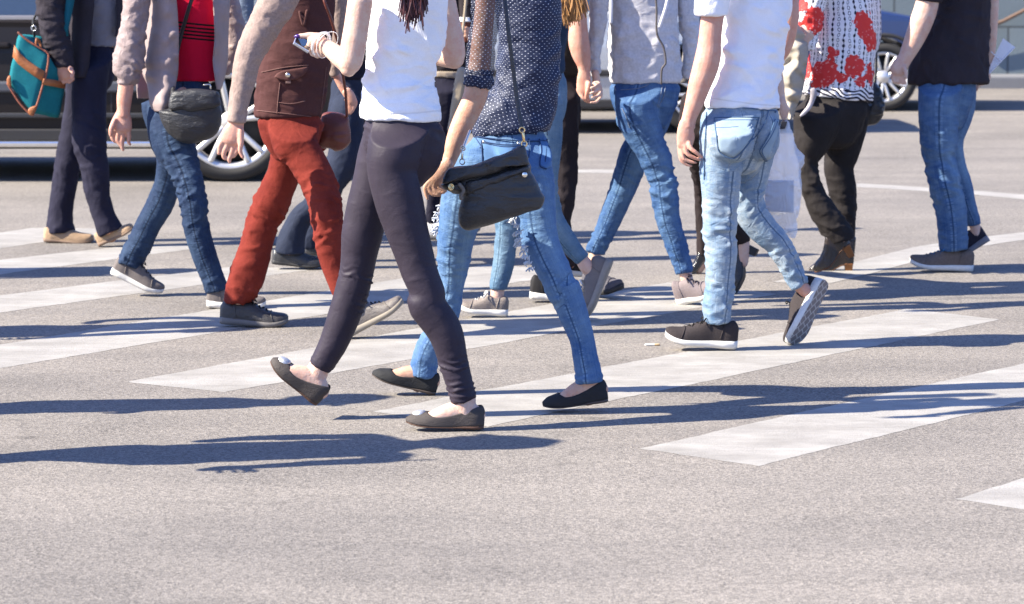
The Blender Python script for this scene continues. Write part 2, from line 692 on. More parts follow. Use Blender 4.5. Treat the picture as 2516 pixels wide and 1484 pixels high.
WEAR = (.3, .15)
def asphalt():
    m = M_('asphalt', .9, .25)
    o = m.obj()
    vo = m.n('ShaderNodeTexVoronoi'); vo.inputs['Scale'].default_value = 170; vo.inputs['Randomness'].default_value = 1
    m.l(o, vo.inputs['Vector'])
    sp = m.n('ShaderNodeSeparateColor'); m.l(vo.outputs['Color'], sp.inputs[0])
    g = m.noise(o, 260, 4, .75)
    mid = m.noise(o, 70, 4, .7)
    big = m.noise(m.mapping(o, (.55, 1.2, 1)), 1.0, 5, .6)
    c = m.mix(m.ramp(sp.outputs[0], [(.05, 0), (.95, 1)]), (.128, .120, .115, 1), (.30, .279, .262, 1))
    c = m.mix(m.ramp(g, [(.3, 0), (.7, 1)]), m.mix(.45, c, (.075, .071, .068, 1), 'MIX'), c)
    c = m.mix(.55, c, m.mix(m.ramp(mid, [(.25, 0), (.75, 1)]), (.88, .88, .89, 1), (1.12, 1.12, 1.11, 1)), 'MULTIPLY')
    c = m.mix(.8, c, m.mix(m.ramp(big, [(.3, 0), (.7, 1)]), (.80, .80, .81, 1), (1.17, 1.16, 1.14, 1)), 'MULTIPLY')
    # worn, pitted patches
    worn = m.math('MULTIPLY', m.ramp(m.noise(m.mapping(o, (1, .7, 1), (WEAR[0], WEAR[1], 0)), .8, 4, .6), [(.50, 0), (.64, 1)]), m.ramp(m.noise(o, 95, 3, .6), [(.52, 0), (.6, 1)]))
    c = m.mix(m.math('MULTIPLY', worn, .75), c, (.045, .042, .04, 1))
    # long polished tracks and dark drips along the driving direction
    tr = m.noise(m.mapping(o, (.35, 3.2, 1), (3, 1, 0)), 1.0, 3, .5)
    c = m.mix(.7, c, m.mix(m.ramp(tr, [(.35, 0), (.65, 1)]), (.90, .90, .91, 1), (1.07, 1.065, 1.06, 1)), 'MULTIPLY')
    dv = m.n('ShaderNodeTexVoronoi'); dv.inputs['Scale'].default_value = 1.3; m.l(m.mapping(o, (1, 1.3, 1), (.4, .1, 0)), dv.inputs['Vector'])
    spot = m.ramp(m.math('ADD', dv.outputs['Distance'], m.math('MULTIPLY', m.noise(o, 30, 3), .05)), [(.06, 1), (.095, 0)])
    c = m.mix(m.math('MULTIPLY', spot, .45), c, (.06, .056, .055, 1))
    # fine cracks
    cv = m.n('ShaderNodeTexVoronoi'); cv.feature = 'DISTANCE_TO_EDGE'; cv.inputs['Scale'].default_value = .75
    wp = m.n('ShaderNodeVectorMath'); wp.operation = 'ADD'
    nz = m.n('ShaderNodeTexNoise'); nz.inputs['Scale'].default_value = 5; nz.inputs['Detail'].default_value = 5; m.l(o, nz.inputs['Vector'])
    m.l(o, wp.inputs[0]); m.l(m.mapping(nz.outputs['Color'], (.35, .35, .35)), wp.inputs[1]); m.l(wp.outputs[0], cv.inputs['Vector'])
    crack = m.math('MULTIPLY', m.math('LESS_THAN', cv.outputs['Distance'], .006), m.ramp(m.noise(o, .45, 2), [(.46, 0), (.58, 1)]))
    c = m.mix(m.math('MULTIPLY', crack, .22), c, (.05, .047, .045, 1))
    c = m.mix(1.0, c, (1.0, .965, .895, 1), 'MULTIPLY')
    m.color(c)
    n = m.bump(vo.outputs['Distance'], .5, .003)
    m.normal(m.bump(mid, .4, .005, n))
    return m.m

def road_paint():
    m = M_('road_paint', .75, .3)
    o = m.obj()
    big = m.noise(m.mapping(o, (1.5, 2.6, 1)), 2.0, 6, .65)
    st = m.noise(m.mapping(o, (2, 14, 1)), 2.5, 5, .7)
    g = m.noise(o, 230, 3, .7)
    c = m.mix(m.ramp(big, [(.3, 0), (.68, 1)]), (.225, .21, .187, 1), (.345, .327, .298, 1))
    c = m.mix(.5, c, m.mix(m.ramp(st, [(.3, 0), (.7, 1)]), (.8, .8, .8, 1), (1.15, 1.15, 1.15, 1)), 'MULTIPLY')
    wear = m.math('MULTIPLY', m.ramp(g, [(.46, 0), (.60, 1)]), m.ramp(m.noise(o, 4, 6, .75), [(.38, 0), (.60, 1)]))
    c = m.mix(m.math('MULTIPLY', wear, .8), c, (.165, .152, .138, 1))
    m.color(c)
    m.normal(m.bump(m.noise(o, 160, 3, .7), .5, .003))
    return m.m

# ------------------------------------------------------------------ people
SKIN_A = skin('skin_pale', (.56, .40, .315, 1))
SKIN_B = skin('skin_tan', (.50, .315, .22, 1))
SKIN_C = skin('skin_ruddy', (.52, .30, .225, 1))
HAIR_DARK = plain('hair_dark', (.02, .01, .009, 1), .5, .4, scale=60)
HAIR_FAIR = plain('hair_fair', (.30, .15, .05, 1), .5, .4, scale=60)
HAIR_RED = plain('hair_red', (.055, .014, .016, 1), .45, .4, scale=60)
HAIR_GREY = plain('hair_grey', (.2, .19, .18, 1), .6, .3, scale=60)

def tuck_in(me, t):
    """keep a waistband inside the hem of the garment worn over it"""
    P = get_co(me)
    hem = t.c[-1][2]
    m = P[:, 2] > hem - .10
    Q = P[m]
    i = np.abs(Q[:, 2:3] - t.c[None, :, 2]).argmin(1)
    d = Q - t.c[i]
    du, dv = (d * t.u[i]).sum(1) / t.ru[i], (d * t.v[i]).sum(1) / t.rv[i]
    rho = np.hypot(du, dv)
    w = np.clip((hem + .006 - Q[:, 2]) / .10, 0, 1)
    lim = .91 + w * w * 1.2 + w * .12
    k = np.minimum(1, lim / np.maximum(rho, 1e-6))
    Q = Q + (t.u[i] * (du * (k - 1) * t.ru[i])[:, None] + t.v[i] * (dv * (k - 1) * t.rv[i])[:, None])
    top = Q[:, 2] > hem + .10
    Q[top, 2] = hem + .10 + .1 * (Q[top, 2] - hem - .10)
    P[m] = Q
    set_co(me, P)

class Person:
    def __init__(s, label, xg, yg, H=1.68, face=1, skin=None, hair=None, long_hair=False):
        g = ground(xg, yg)
        s.Y, s.H, s.face, s.skin, s.hair, s.long = g.y, H, face, skin or SKIN_A, hair or HAIR_DARK, long_hair
        s.root = thing('person', label, 'person', g)
        s.flesh, s.inner, s.legs = [], [], []          # bare skin at true size; limbs under cloth, a little thinner
        s.tx = None
    def dz(s, y):
        return ground(W0 / 2, y).y - s.Y
    def st(s, p, dz, k):
        v, x, y, hw = p[:4]
        d = dz + (p[4] if len(p) > 4 and p[4] is not None else 0)
        kk = p[5] if len(p) > 5 else k
        Y = s.Y + d
        X = px(v, x, y)
        c = at(X[0], X[1], Y)
        r = hw * VIEW[v][2] * (Y * CP) / FOC
        return c, r, r * kk
    def T(s, pts, dz=0.0, k=.95, flat=(False, True), top=None, step=.012):
        q = [s.st(p, dz, k) for p in pts]
        if top:
            q = top(q) + q
        return Tube([a[0] for a in q], [a[1] for a in q], [a[2] for a in q], step, flat)
    def torso(s, pts, dz=0.0, k=.66, flat=(False, True), inner=True):
        def top(q):
            c, a, b = q[0]
            s.tx, s.ty = c.x, c.y
            z2 = s.H * .815
            if c.z > z2 - .05:
                return []
            out = [(Vector((c.x, c.y, z2)), a * .62, b * .6), (Vector((c.x, c.y, z2 - .05)), a * .98, b * .9)]
            return out
        t = s.T(pts, dz, k, flat, top)
        s.trunk = t
        if inner: s.inner.append(t)
        return t
    def arm(s, pts, dz=0.0, k=.95, flat=(False, True), bare=False, inner=True):
        def top(q):
            c, a, b = q[0]
            z2 = s.H * .79
            if c.z > z2 - .03: return []
            x = c.x + (s.tx - c.x) * .35
            return [(Vector((x, c.y + (s.ty - c.y) * .4, z2)), a * 1.0, b)]
        t = s.T(pts, dz, k, flat, top)
        if bare: s.flesh.append(t)
        elif inner: s.inner.append(t)
        return t
    def leg(s, pts, dz=0.0, k=.98, flat=(False, True), inner=True):
        # thighs leave the hips close together and reach the depth of their own foot at the knee
        m = s.ty - s.Y
        q = [s.st(p, 0, k)[0].z for p in pts]
        w0 = min(1.0, .075 / max(abs(dz - m), 1e-6))
        new = []
        for p, z in zip(pts, q):
            w = w0 + (1 - w0) * min(1, max(0, (q[0] - z) / max(q[0] - .42, .1)))
            p = list(p) + [None] * (6 - len(p))
            p[4] = (p[4] or 0) * .5 + m + (dz - m) * w
            if p[5] is None: p[5] = k
            new.append(tuple(p))
        t = s.T(new, 0, k, flat)
        if inner: s.legs.append(t)
        return t
    def bare(s, pts, dz=0.0, k=.9, step=.006):
        t = s.T(pts, dz, k, (False, False), step=step)
        s.flesh.append(t)
        return t
    def hand(s, palm, fingers, dz=0.0, kp=.5, fs=.72):
        s.bare(palm, dz, kp)
        fingers = [[tuple(q[:3]) + (q[3] * fs,) + tuple(q[4:]) for q in f] for f in fingers]
        for f in fingers:
            s.bare(f, dz, .95, .004)
    def garment(s, name, tubes, mat, voxel=.007, label=None, parent=None, tuck=None, **kw):
        me = blob(name, tubes, voxel, **kw)
        if tuck is not None:
            tuck_in(me, tuck)
        return part(name, me, mat, parent or s.root, label)
    def finish(s, voxel=.0034, head=True):
        tubes = [t.scaled(.80) for t in s.inner] + s.flesh
        if s.legs:
            e, hem = s.trunk, s.trunk.c[-1][2]
            tops = []
            for t in s.legs:
                i = int(np.argmax(t.c[:, 2] < hem - .16))
                o = t.scaled(.68)
                for k in ('c', 'ru', 'rv', 't', 'u', 'v', 's'):
                    setattr(o, k, getattr(o, k)[i:])
                tubes.append(o); tops.append(o)
            for o in tops:      # hips joining trunk and thighs
                a, b = e.c[-1], o.c[0]
                r = min(o.ru[0], o.rv[0])
                tubes.append(Tube([a + (e.c[-6] - a), a, (a + b) / 2, b], [r * .6, r * .6, r * .8, r * .9], [r * .6, r * .6, r * .8, r * .9], .02))
        if head and s.tx is not None:
            x, y, H, f = s.tx, s.ty, s.H, s.face
            z = lambda k: H * k
            tubes.append(Tube([(x, y, z(.79)), (x + f * .01, y, z(.85)), (x + f * .03, y, z(.885)), (x + f * .03, y, z(.92)), (x + f * .01, y, z(.955)), (x, y, z(.99))],
                              [.06, .055, .072, .088, .092, .06], [.06, .055, .062, .072, .076, .05], .015))
            tubes.append(Tube([(x + f * .11, y, z(.935)), (x + f * .135, y, z(.918))], [.012, .016], [.012, .016], .005))
            tubes.append(Tube([(x + f * .1, y, z(.90)), (x + f * .115, y, z(.895))], [.014, .012], [.024, .02], .005))
            tubes.append(Tube([(x + f * .095, y, z(.948)), (x + f * .1, y, z(.946))], [.014, .012], [.05, .045], .005))
            for sd in (-1, 1):
                tubes.append(Tube([(x, y + sd * .076, z(.94)), (x - f * .008, y + sd * .084, z(.912))], [.02, .014], [.01, .008], .006))
            hp = [(x - f * .015, y, z(1.005)), (x - f * .02, y, z(.985)), (x - f * .03, y, z(.95)), (x - f * .055, y, z(.915))]
            hr = [.05, .085, .088, .055]
            if s.long:
                hp += [(x - f * .085, y, z(.86)), (x - f * .095, y, z(.80))]; hr += [.06, .045]
            s.garment('hair', [Tube(hp, hr, [r * 1.0 for r in hr], .015)], s.hair, .012, wrinkle=.004, lam=(.2, .012))
        me = blob('body', tubes, voxel, 2, attrs=False)
        # the body carries its own name so that the person is one figure
        part('body', me, s.skin, s.root)
        return s

# ------------------------------------------------------------------ shoes
def prof(tab, t):
    xs, ys = zip(*tab)
    return float(np.interp(t, xs, ys))

SHOES = {
    'sneaker': dict(hs=.76, w=[(0, .008), (.012, .017), (.04, .028), (.15, .035), (.35, .034), (.55, .041), (.72, .047), (.86, .042), (.95, .03), (1, .010)],
                    h=[(0, .060), (.03, .082), (.07, .094), (.2, .086), (.34, .092), (.46, .094), (.6, .072), (.75, .052), (.9, .040), (.97, .030), (1, .016)],
                    sole=[(0, .026), (.1, .027), (.5, .022), (1, .018)], spring=.016, lip=.0035),
    'runner': dict(hs=.76, w=[(0, .008), (.012, .018), (.04, .030), (.15, .036), (.35, .034), (.55, .042), (.72, .048), (.86, .043), (.95, .03), (1, .010)],
                   h=[(0, .070), (.03, .092), (.07, .104), (.2, .090), (.36, .098), (.47, .098), (.6, .078), (.75, .058), (.9, .044), (.97, .034), (1, .022)],
                   sole=[(0, .029), (.1, .030), (.5, .024), (1, .019)], spring=.02, lip=.004),
    'loafer': dict(hs=.76, w=[(0, .008), (.012, .017), (.04, .028), (.15, .034), (.35, .033), (.55, .041), (.72, .046), (.86, .041), (.95, .030), (1, .014)],
                   h=[(0, .062), (.06, .075), (.25, .07), (.4, .078), (.55, .072), (.7, .056), (.85, .046), (.95, .038), (1, .022)],
                   sole=[(0, .02), (.3, .014), (1, .010)], spring=.012, lip=.003),
    'flat': dict(w=[(0, .010), (.02, .019), (.06, .026), (.13, .030), (.35, .030), (.55, .037), (.72, .041), (.86, .034), (.95, .021), (1, .006)],
                 h=[(0, .050), (.02, .062), (.05, .068), (.1, .066), (.3, .075), (.5, .065), (.68, .048), (.8, .036), (.92, .027), (1, .010)],
                 sole=[(0, .010), (.25, .008), (.4, .004), (1, .004)], spring=.008, lip=.0012,
                 cut=[(0, .064), (.05, .064), (.15, .056), (.3, .044), (.45, .035), (.58, .030), (.66, .031), (.72, .040), (.76, .06)]),
    'heel': dict(w=[(0, .007), (.015, .016), (.05, .025), (.15, .029), (.35, .026), (.55, .035), (.72, .040), (.86, .034), (.95, .022), (1, .008)],
                 h=[(0, .115), (.05, .125), (.2, .122), (.34, .118), (.46, .105), (.6, .075), (.75, .050), (.9, .036), (1, .014)],
                 sole=[(0, .006), (1, .006)], spring=.004, lip=.001,
                 arch=[(0, .055), (.12, .054), (.3, .042), (.5, .016), (.62, .004), (1, 0)]),
}

def shoe(p, kind, heel, toe, upper_mat, sole_mat, dz=0.0, dzt=None, up=(0, 0, 1), lace_mat=None, label=None, hscale=1.0, heel_mat=None, wscale=1.0, tread=None):
    K = SHOES[kind]
    h = at(*px(*heel), p.Y + dz); t = at(*px(*toe), p.Y + (dz if dzt is None else dzt))
    ax = (t - h); L = ax.length; ax /= L
    upv = Vector(up); upv = (upv - ax * upv.dot(ax)).normalized()
    lat = upv.cross(ax)
    g = .27 if kind != 'flat' else .245
    ws = .5 * (1 + L / g) * wscale; hs = hscale * K.get('hs', 1.0)
    def pt(a, b, c):
        return h + ax * (a * L) + lat * b + upv * c
    n = 30
    ts = [0.5 - .5 * math.cos(math.pi * i / n) for i in range(n + 1)]
    def zb(u):
        z = K['spring'] * max(0, (u - .68) / .32) ** 2
        if 'arch' in K: z += prof(K['arch'], u)
        return z
    # sole
    V, F = [], []
    seg = 6
    for u in ts:
        w = prof(K['w'], u) * ws + K['lip']; z0 = zb(u); z1 = z0 + prof(K['sole'], u)
        ring = [(-w * .93, z0), (-w * .4, z0), (w * .4, z0), (w * .93, z0), (w, z0 + (z1 - z0) * .35), (w, z1), (w * .5, z1), (-w * .5, z1), (-w, z1), (-w, z0 + (z1 - z0) * .35)]
        V += [tuple(pt(u, a, b)) for a, b in ring]
    m = 10
    for i in range(n):
        for j in range(m):
            F.append((i * m + j, i * m + (j + 1) % m, (i + 1) * m + (j + 1) % m, (i + 1) * m + j))
    F.append(tuple(range(m))[::-1]); F.append(tuple(n * m + j for j in range(m)))
    sole = raw_mesh('sole', V, F); smooth(sole)
    # upper
    V, F, keep = [], [], []
    q = 19
    for u in ts:
        w = prof(K['w'], u) * ws; z0 = zb(u) + prof(K['sole'], u) * .7; H = max(.008, prof(K['h'], u) * hs)
        for j in range(q):
            a = math.pi * j / (q - 1)
            ca, sa = math.cos(a), math.sin(a)
            e = .72 if u < .5 else .85
            V.append(tuple(pt(u, w * math.copysign(abs(ca) ** e, ca), z0 + H * sa ** .9)))
    ct = K.get('cut')
    if ct:
        V, F, nq = [], [], 9
        for sd in (1, -1):
            b0 = len(V)
            for u in ts:
                w = prof(K['w'], u) * ws; z0 = zb(u) + prof(K['sole'], u) * .7; H = max(.008, prof(K['h'], u) * hs)
                am = math.pi / 2 if prof(ct, u) * hs >= H else math.asin((prof(ct, u) * hs / H) ** (1 / .9))
                if u < .05: am = min(am, 1.25)
                for j in range(nq):
                    a = am * j / (nq - 1)
                    V.append(tuple(pt(u, sd * w * abs(math.cos(a)) ** .8, z0 + H * math.sin(a) ** .9)))
            for i in range(n):
                for j in range(nq - 1):
                    F.append((b0 + i * nq + j, b0 + i * nq + j + 1, b0 + (i + 1) * nq + j + 1, b0 + (i + 1) * nq + j))
        h_ = (n + 1) * nq
        for j in range(nq - 1):
            F.append((j, j + 1, h_ + j + 1, h_ + j))
            F.append((n * nq + j, n * nq + j + 1, h_ + n * nq + j + 1, h_ + n * nq + j))
        rv = lambda z: z
        foot = []
        for u, hh, ww in ((.07, .05, .80), (.16, .066, .86), (.3, .074, .86), (.45, .068, .88), (.6, .050, .88), (.74, .032, .86), (.86, .022, .8)):
            foot.append((pt(u, 0, zb(u) + prof(K['sole'], u) + hh * hs * .5), hh * hs * .5, prof(K['w'], u) * ws * ww))
        p.flesh.append(Tube([f[0] for f in foot], [f[1] for f in foot], [f[2] for f in foot], .008))
    else:
        for i in range(n):
            for j in range(q - 1):
                F.append((i * q + j, i * q + j + 1, (i + 1) * q + j + 1, (i + 1) * q + j))
        F.append(tuple(range(q))); F.append(tuple(n * q + j for j in range(q))[::-1])
    up_me = raw_mesh('shoe', V, F)
    if ct:
        up_me = baked(up_me, [('WELD', dict(merge_threshold=.0004)), ('SOLIDIFY', dict(thickness=.0024, offset=0)), ('SMOOTH', dict(factor=.5, iterations=3))])
    else:
        up_me = baked(up_me, [('SUBSURF', dict(levels=1))])
    up_me.name = 'shoe'; smooth(up_me)
    so = part('shoe', up_me, upper_mat, p.root, label)
    part('sole', sole, sole_mat, so)
    if tread is not None:
        V, F = [], []
        for u in ts[1:-1]:
            w = (prof(K['w'], u) * ws + K['lip']) * .9; z0 = zb(u)
            V += [tuple(pt(u, a, b)) for a, b in ((-w, z0 - .003), (w, z0 - .003), (w, z0 + .004), (-w, z0 + .004))]
        for i in range(n - 2):
            for j in range(4):
                F.append((i * 4 + j, i * 4 + (j + 1) % 4, (i + 1) * 4 + (j + 1) % 4, (i + 1) * 4 + j))
        F.append((3, 2, 1, 0)); F.append(tuple((n - 2) * 4 + j for j in range(4)))
        part('tread', raw_mesh('tread', V, F), tread, so)
    if kind in ('sneaker', 'runner'):
        # toe cap and heel counter seams
        for u0, u1 in ((.80, .74), (.20, .26)):
            P = []
            for j in range(13):
                a = math.pi * (.06 + .88 * j / 12)
                u = u0 + (u1 - u0) * abs(math.sin(a)) if u0 > .5 else u0 + (u1 - u0) * (1 - abs(math.sin(a)))
                w = prof(K['w'], u) * ws; z0 = zb(u) + prof(K['sole'], u) * .7; H = prof(K['h'], u) * hs
                e = .72 if u < .5 else .85
                P.append(pt(u, w * math.copysign(abs(math.cos(a)) ** e, math.cos(a)) * 1.012, z0 + H * math.sin(a) ** .9 + .0012))
            part('seam', wire('seam', P, .0016, 6), upper_mat, so)
    def top(u, off=.002):
        return zb(u) + prof(K['sole'], u) * .7 + prof(K['h'], u) * hs + off
    if lace_mat:
        ms = []
        for i in range(5):
            u = .46 + .055 * i
            w = prof(K['w'], u) * ws * .55
            sgn = 1 if i % 2 else -1
            for (a, b) in ((-1, 1), (1, -1)):
                pts = [pt(u + .03 * (a * sgn), a * w, top(u) - .016), pt(u, 0, top(u, .003)), pt(u - .03 * (a * sgn), b * w, top(u) - .016)]
                ms.append(wire('lace', pts, .0026, 6))
        for a in (-1, 1):
            ms.append(wire('lace', [pt(.45, 0, top(.45, .004)), pt(.47, a * .02, top(.46, .012)), pt(.52, a * .035, top(.5, .0)), pt(.47, a * .012, top(.46, .006))], .0024, 6))
        part('laces', merged('laces', ms), lace_mat, so)
    if kind == 'heel':
        V = []
        for (c, k) in ((zb(.05) + .004, 1), (.028, .82), (0, .74)):
            w = .026 * k
            V += [tuple(pt(.02, -w, c)), tuple(pt(.02 + .2 * k, -w, c)), tuple(pt(.02 + .2 * k, w, c)), tuple(pt(.02, w, c))]
        F = [(3, 2, 1, 0), (8, 9, 10, 11)]
        for r in (0, 4):
            for j in range(4):
                F.append((r + j, r + (j + 1) % 4, r + 4 + (j + 1) % 4, r + 4 + j))
        me = baked(raw_mesh('heel', V, F), [('BEVEL', dict(width=.003, segments=2))]); me.name = 'heel'
        part('heel', me, heel_mat or sole_mat, so)
    return so, pt, top

def strands(name, roots, n, r, seed=1, wild=.7, spread=.35):
    """loose threads or locks: roots = list of (point, direction, length)"""
    rnd = random.Random(seed)
    ms = []
    for (p, d, l) in roots:
        for i in range(n):
            a = Vector((rnd.uniform(-1, 1), rnd.uniform(-.6, .6), rnd.uniform(-.4, .4)))
            q = Vector(p) + a * l * spread
            a = Vector((rnd.uniform(-1, 1), rnd.uniform(-.6, .6), rnd.uniform(-1, 1)))
            dd = (Vector(d) + a * wild).normalized()
            b = Vector((rnd.uniform(-1, 1), rnd.uniform(-1, 1), rnd.uniform(-1, .4)))
            L = l * rnd.uniform(.5, 1.2)
            ms.append(wire(name, [q, q + dd * L * .5 + b * L * .12 * wild, q + dd * L + b * L * .3 * wild], r * rnd.uniform(.7, 1.2), 5))
    return merged(name, ms)

def seams(parent, f, v, lines, mat, r=.0015, lift=.002):
    for ln in lines:
        part('stitching', stitch('stitching', f, v, [ln], r, lift), mat, parent)

def panel(p, v, rows, dz0, bulge, nc=14, thick=.005, wav=.006, lam=.05, seed=2):
    """a hanging cloth panel: rows of (y, left x, right x, extra depth left, extra depth right)"""
    P = catmull([(r[0], r[1], r[2], r[3] if len(r) > 3 else 0, r[4] if len(r) > 4 else 0) for r in rows], 60, False)
    G = []
    for i, (y, xl, xr, dl, dr) in enumerate(P):
        row = []
        for j in range(nc + 1):
            t = j / nc
            X = px(v, xl + (xr - xl) * t, y)
            n = vnoise(np.array([[t * abs(xr - xl) * VIEW[v][2] / 800 / lam, i * .02 / lam * .35, seed * 3.3]]), seed)[0]
            dz = dz0 + dl * (1 - t) + dr * t - bulge * math.sin(math.pi * t) + wav * n
            row.append(tuple(at(X[0], X[1], p.Y + dz)))
        G.append(row)
    return grid_mesh('panel', G, thick)

# materials shared by the clothes
WHITE_RUB = plain('white_rubber', (.58, .56, .515, 1), .6, .35, var=.2, scale=40)
GREY_RUB = plain('grey_rubber', (.14, .13, .12, 1), .6, .3)
DARK_RUB = plain('dark_rubber', (.025, .024, .024, 1), .6, .3)
BLACK_LEATHER = leather('black_leather', (.020, .020, .022, 1), .40, .6)
METAL = plain('pale_metal', (.7, .66, .58, 1), .25, .5, 1.0)
GOLD = plain('brass', (.72, .52, .25, 1), .25, .5, 1.0)

# ---------------------------------------------------------------- the woman in leggings with the phone
def leggings_woman():
    p = Person('woman in dark grey leggings and white tank top walking with a phone in her hand', 1000, 1053, 1.66, -1, SKIN_A, HAIR_RED)
    far = p.dz(1030)
    mid = far * .5
    tank = p.torso([('B', 1705, 0, 315), ('B', 1668, 300, 322), ('B', 1638, 450, 300), ('B', 1622, 600, 282), ('B', 1612, 750, 308), ('B', 1622, 880, 334), ('B', 1628, 968, 340), ('B', 1628, 992, 338)], mid, .72)
    p.garment('tank_top', [tank], fabric('white_cotton_rib', (.80, .79, .80, 1), .05, .85, .75, 1100, .12, stretch=(26, 5, 1), hem=tank.len, ribs=.0042), .006,
              folds={0: [(.80, .10, .009, .050, .35), (.60, .08, .008, .042, -.4), (.97, .035, .004, .03, .3), (.42, .1, .008, .06, .7)]}, wrinkle=.002, lam=(.05, .12))
    pel = p.T([('B', 1630, 930, 285), ('B', 1636, 1000, 322), ('B', 1650, 1130, 340), ('B', 1652, 1270, 332), ('B', 1625, 1400, 265)], mid, .72, (False, False))
    near = p.leg([('B', 1640, 1030, 240, .05), ('B', 1588, 1200, 236, .02), ('B', 1562, 1320, 226), ('b', 1552, 150, 208), ('b', 1612, 400, 205), ('b', 1665, 600, 188), ('b', 1725, 800, 168), ('b', 1787, 1000, 153), ('b', 1868, 1200, 145), ('F', 1195, 130, 116), ('F', 1316, 300, 112), ('F', 1375, 500, 93), ('F', 1415, 650, 86), ('F', 1440, 738, 86)], -.03)
    lead = p.leg([('B', 1560, 1060, 220, -.04), ('B', 1480, 1280, 212), ('b', 1415, 250, 195), ('b', 1345, 480, 180), ('b', 1300, 700, 174), ('b', 1278, 850, 154), ('b', 1248, 1050, 142), ('b', 1192, 1250, 142), ('F', 765, 0, 108), ('F', 705, 200, 104), ('F', 635, 380, 92), ('F', 548, 535, 75)], far)
    bum = p.T([('B', 1725, 1050, 190), ('B', 1752, 1200, 222), ('B', 1752, 1300, 222), ('B', 1725, 1410, 175), ('B', 1690, 1500, 110)], mid + .01, .8, (False, False))
    m = fabric('charcoal_jersey', C(90, 80, 95, 3.3), .15, .55, .22, 1000, .22, stretch=(26, 4, 1))
    p.garment('leggings', [pel, near, lead, bum], m, .0045, it=26, tuck=tank, folds={
        0: [(.35, .045, .0045, .026, .25), (.62, .05, .003, .03, .3)],
        1: [(.955, .035, .0065, .018, .12), (.87, .02, .007, .02, .2), (.52, .05, .0015, .03, .3)],
        2: [(.545, .045, .010, .019, .15), (.64, .025, .005, .02, .15), (.985, .03, .004, .02, 0)]}, wrinkle=.0007, lam=(.08, .05))
    # arms and hands
    p.arm([('B', 1292, 0, 106), ('B', 1262, 200, 104), ('B', 1232, 380, 105), ('B', 1208, 520, 98, .0), ('B', 1190, 575, 70)], -.012, .95, (False, False), True)
    p.bare([('H', 1545, 870, 165), ('H', 1420, 760, 165, .02), ('H', 1290, 650, 148, .05), ('H', 1180, 570, 126, .08), ('H', 1090, 505, 112, .1)], -.012, .9)
    d = .08
    p.hand([('H', 1110, 515, 120), ('H', 1020, 470, 148), ('H', 930, 470, 120)],
           [[('H', 1010, 390, 70), ('H', 900, 375, 62), ('H', 800, 383, 52), ('H', 735, 388, 50), ('H', 690, 394, 38)],
            [('H', 930, 480, 72), ('H', 880, 560, 62), ('H', 885, 600, 50)],
            [('H', 970, 540, 70), ('H', 930, 640, 60), ('H', 955, 690, 50)],
            [('H', 1030, 580, 68), ('H', 1000, 690, 55), ('H', 1030, 720, 48)],
            [('H', 1090, 610, 58), ('H', 1085, 690, 48), ('H', 1110, 710, 42)]], d, .7, .9)
    p.arm([('C', 268, -150, 95), ('C', 308, 100, 97), ('C', 352, 330, 104), ('C', 375, 470, 92), ('C', 375, 515, 66)], far + .03, .95, (False, False), True)
    p.bare([('C', 385, 490, 84), ('C', 250, 462, 84, .03), ('C', 60, 410, 74, .06), ('C', -140, 340, 56, .1), ('C', -230, 300, 60, .1)], far + .03)
    # feet
    p.bare([('F', 1438, 690, 74), ('F', 1442, 780, 72), ('F', 1452, 838, 66)], -.03)
    p.bare([('F', 560, 500, 66), ('F', 530, 570, 70), ('F', 512, 620, 70)], far)
    b = leather('charcoal_suede', C(100, 92, 88), .62, .3, .2)
    s_l = leather('tan_sole', C(120, 90, 75), .6, .2, .2)
    for (h, t, dz, u) in (((('F', 1560, 902)), ('F', 1080, 880), -.03, (0, -.05, 1)), (('F', 535, 758), ('F', 238, 500), far, (-.1, -.15, 1))):
        so, pt, top = shoe(p, 'flat', h, t, b, s_l, dz, None, u, hscale=1.0 if dz < 0 else 1.05)
        disc = pillow('buckle', 'P', [(0, 0), (1, 0), (1, 1), (0, 1)], p.Y, .001, 3, 8) if False else None
        V, F = [], []
        c = Vector(pt(.84, 0, top(.84, .001))); ax = Vector(pt(.86, 0, top(.86, .001))) - Vector(pt(.82, 0, top(.82, .001)))
        ax.normalize(); la = (Vector(pt(.84, .01, 0)) - Vector(pt(.84, 0, 0))).normalized(); nn = la.cross(ax); nn = nn if nn.z > 0 else -nn
        for k, (r, z) in enumerate(((1, -.004), (.95, .003), (.5, .006), (.02, .007))):
            for i in range(20):
                a = 2 * math.pi * i / 20
                V.append(tuple(c + ax * (.021 * r * math.cos(a)) + la * (.019 * r * math.sin(a)) + nn * z))
        for k in range(3):
            for i in range(20):
                F.append((k * 20 + i, k * 20 + (i + 1) % 20, (k + 1) * 20 + (i + 1) % 20, (k + 1) * 20 + i))
        me = raw_mesh('buckle', V, F); smooth(me)
        part('buckle', me, plain('silver_glitter', (.55, .55, .56, 1), .35, .6, .6, .5, 900, .6, .001), so)
    # nail, bracelet
    c, r, _ = p.st(('H', 684, 390, 34), d - .004, 1)
    V, F = [], []
    Tube([c + Vector((.006, 0, 0)), c, c + Vector((-.007, 0, -.001))], [.0055, .0065, .003], [.005, .0055, .002], .003).mesh(V, F, 12)
    me = raw_mesh('nail', V, F); smooth(me)
    part('nail', me, plain('purple_varnish', (.06, .02, .14, 1), .2, .6), p.root)
    # long dark red hair ends on her back
    rt = [(p.st(('C', x, -60, 1), -.13, 1)[0], Vector((0, 0, -1)), l) for x, l in ((0, .07), (25, .09), (50, .065), (70, .06), (95, .05))]
    part('hair_ends', strands('hair_ends', rt, 46, .00042, 5, .22, .32), HAIR_RED, p.root)
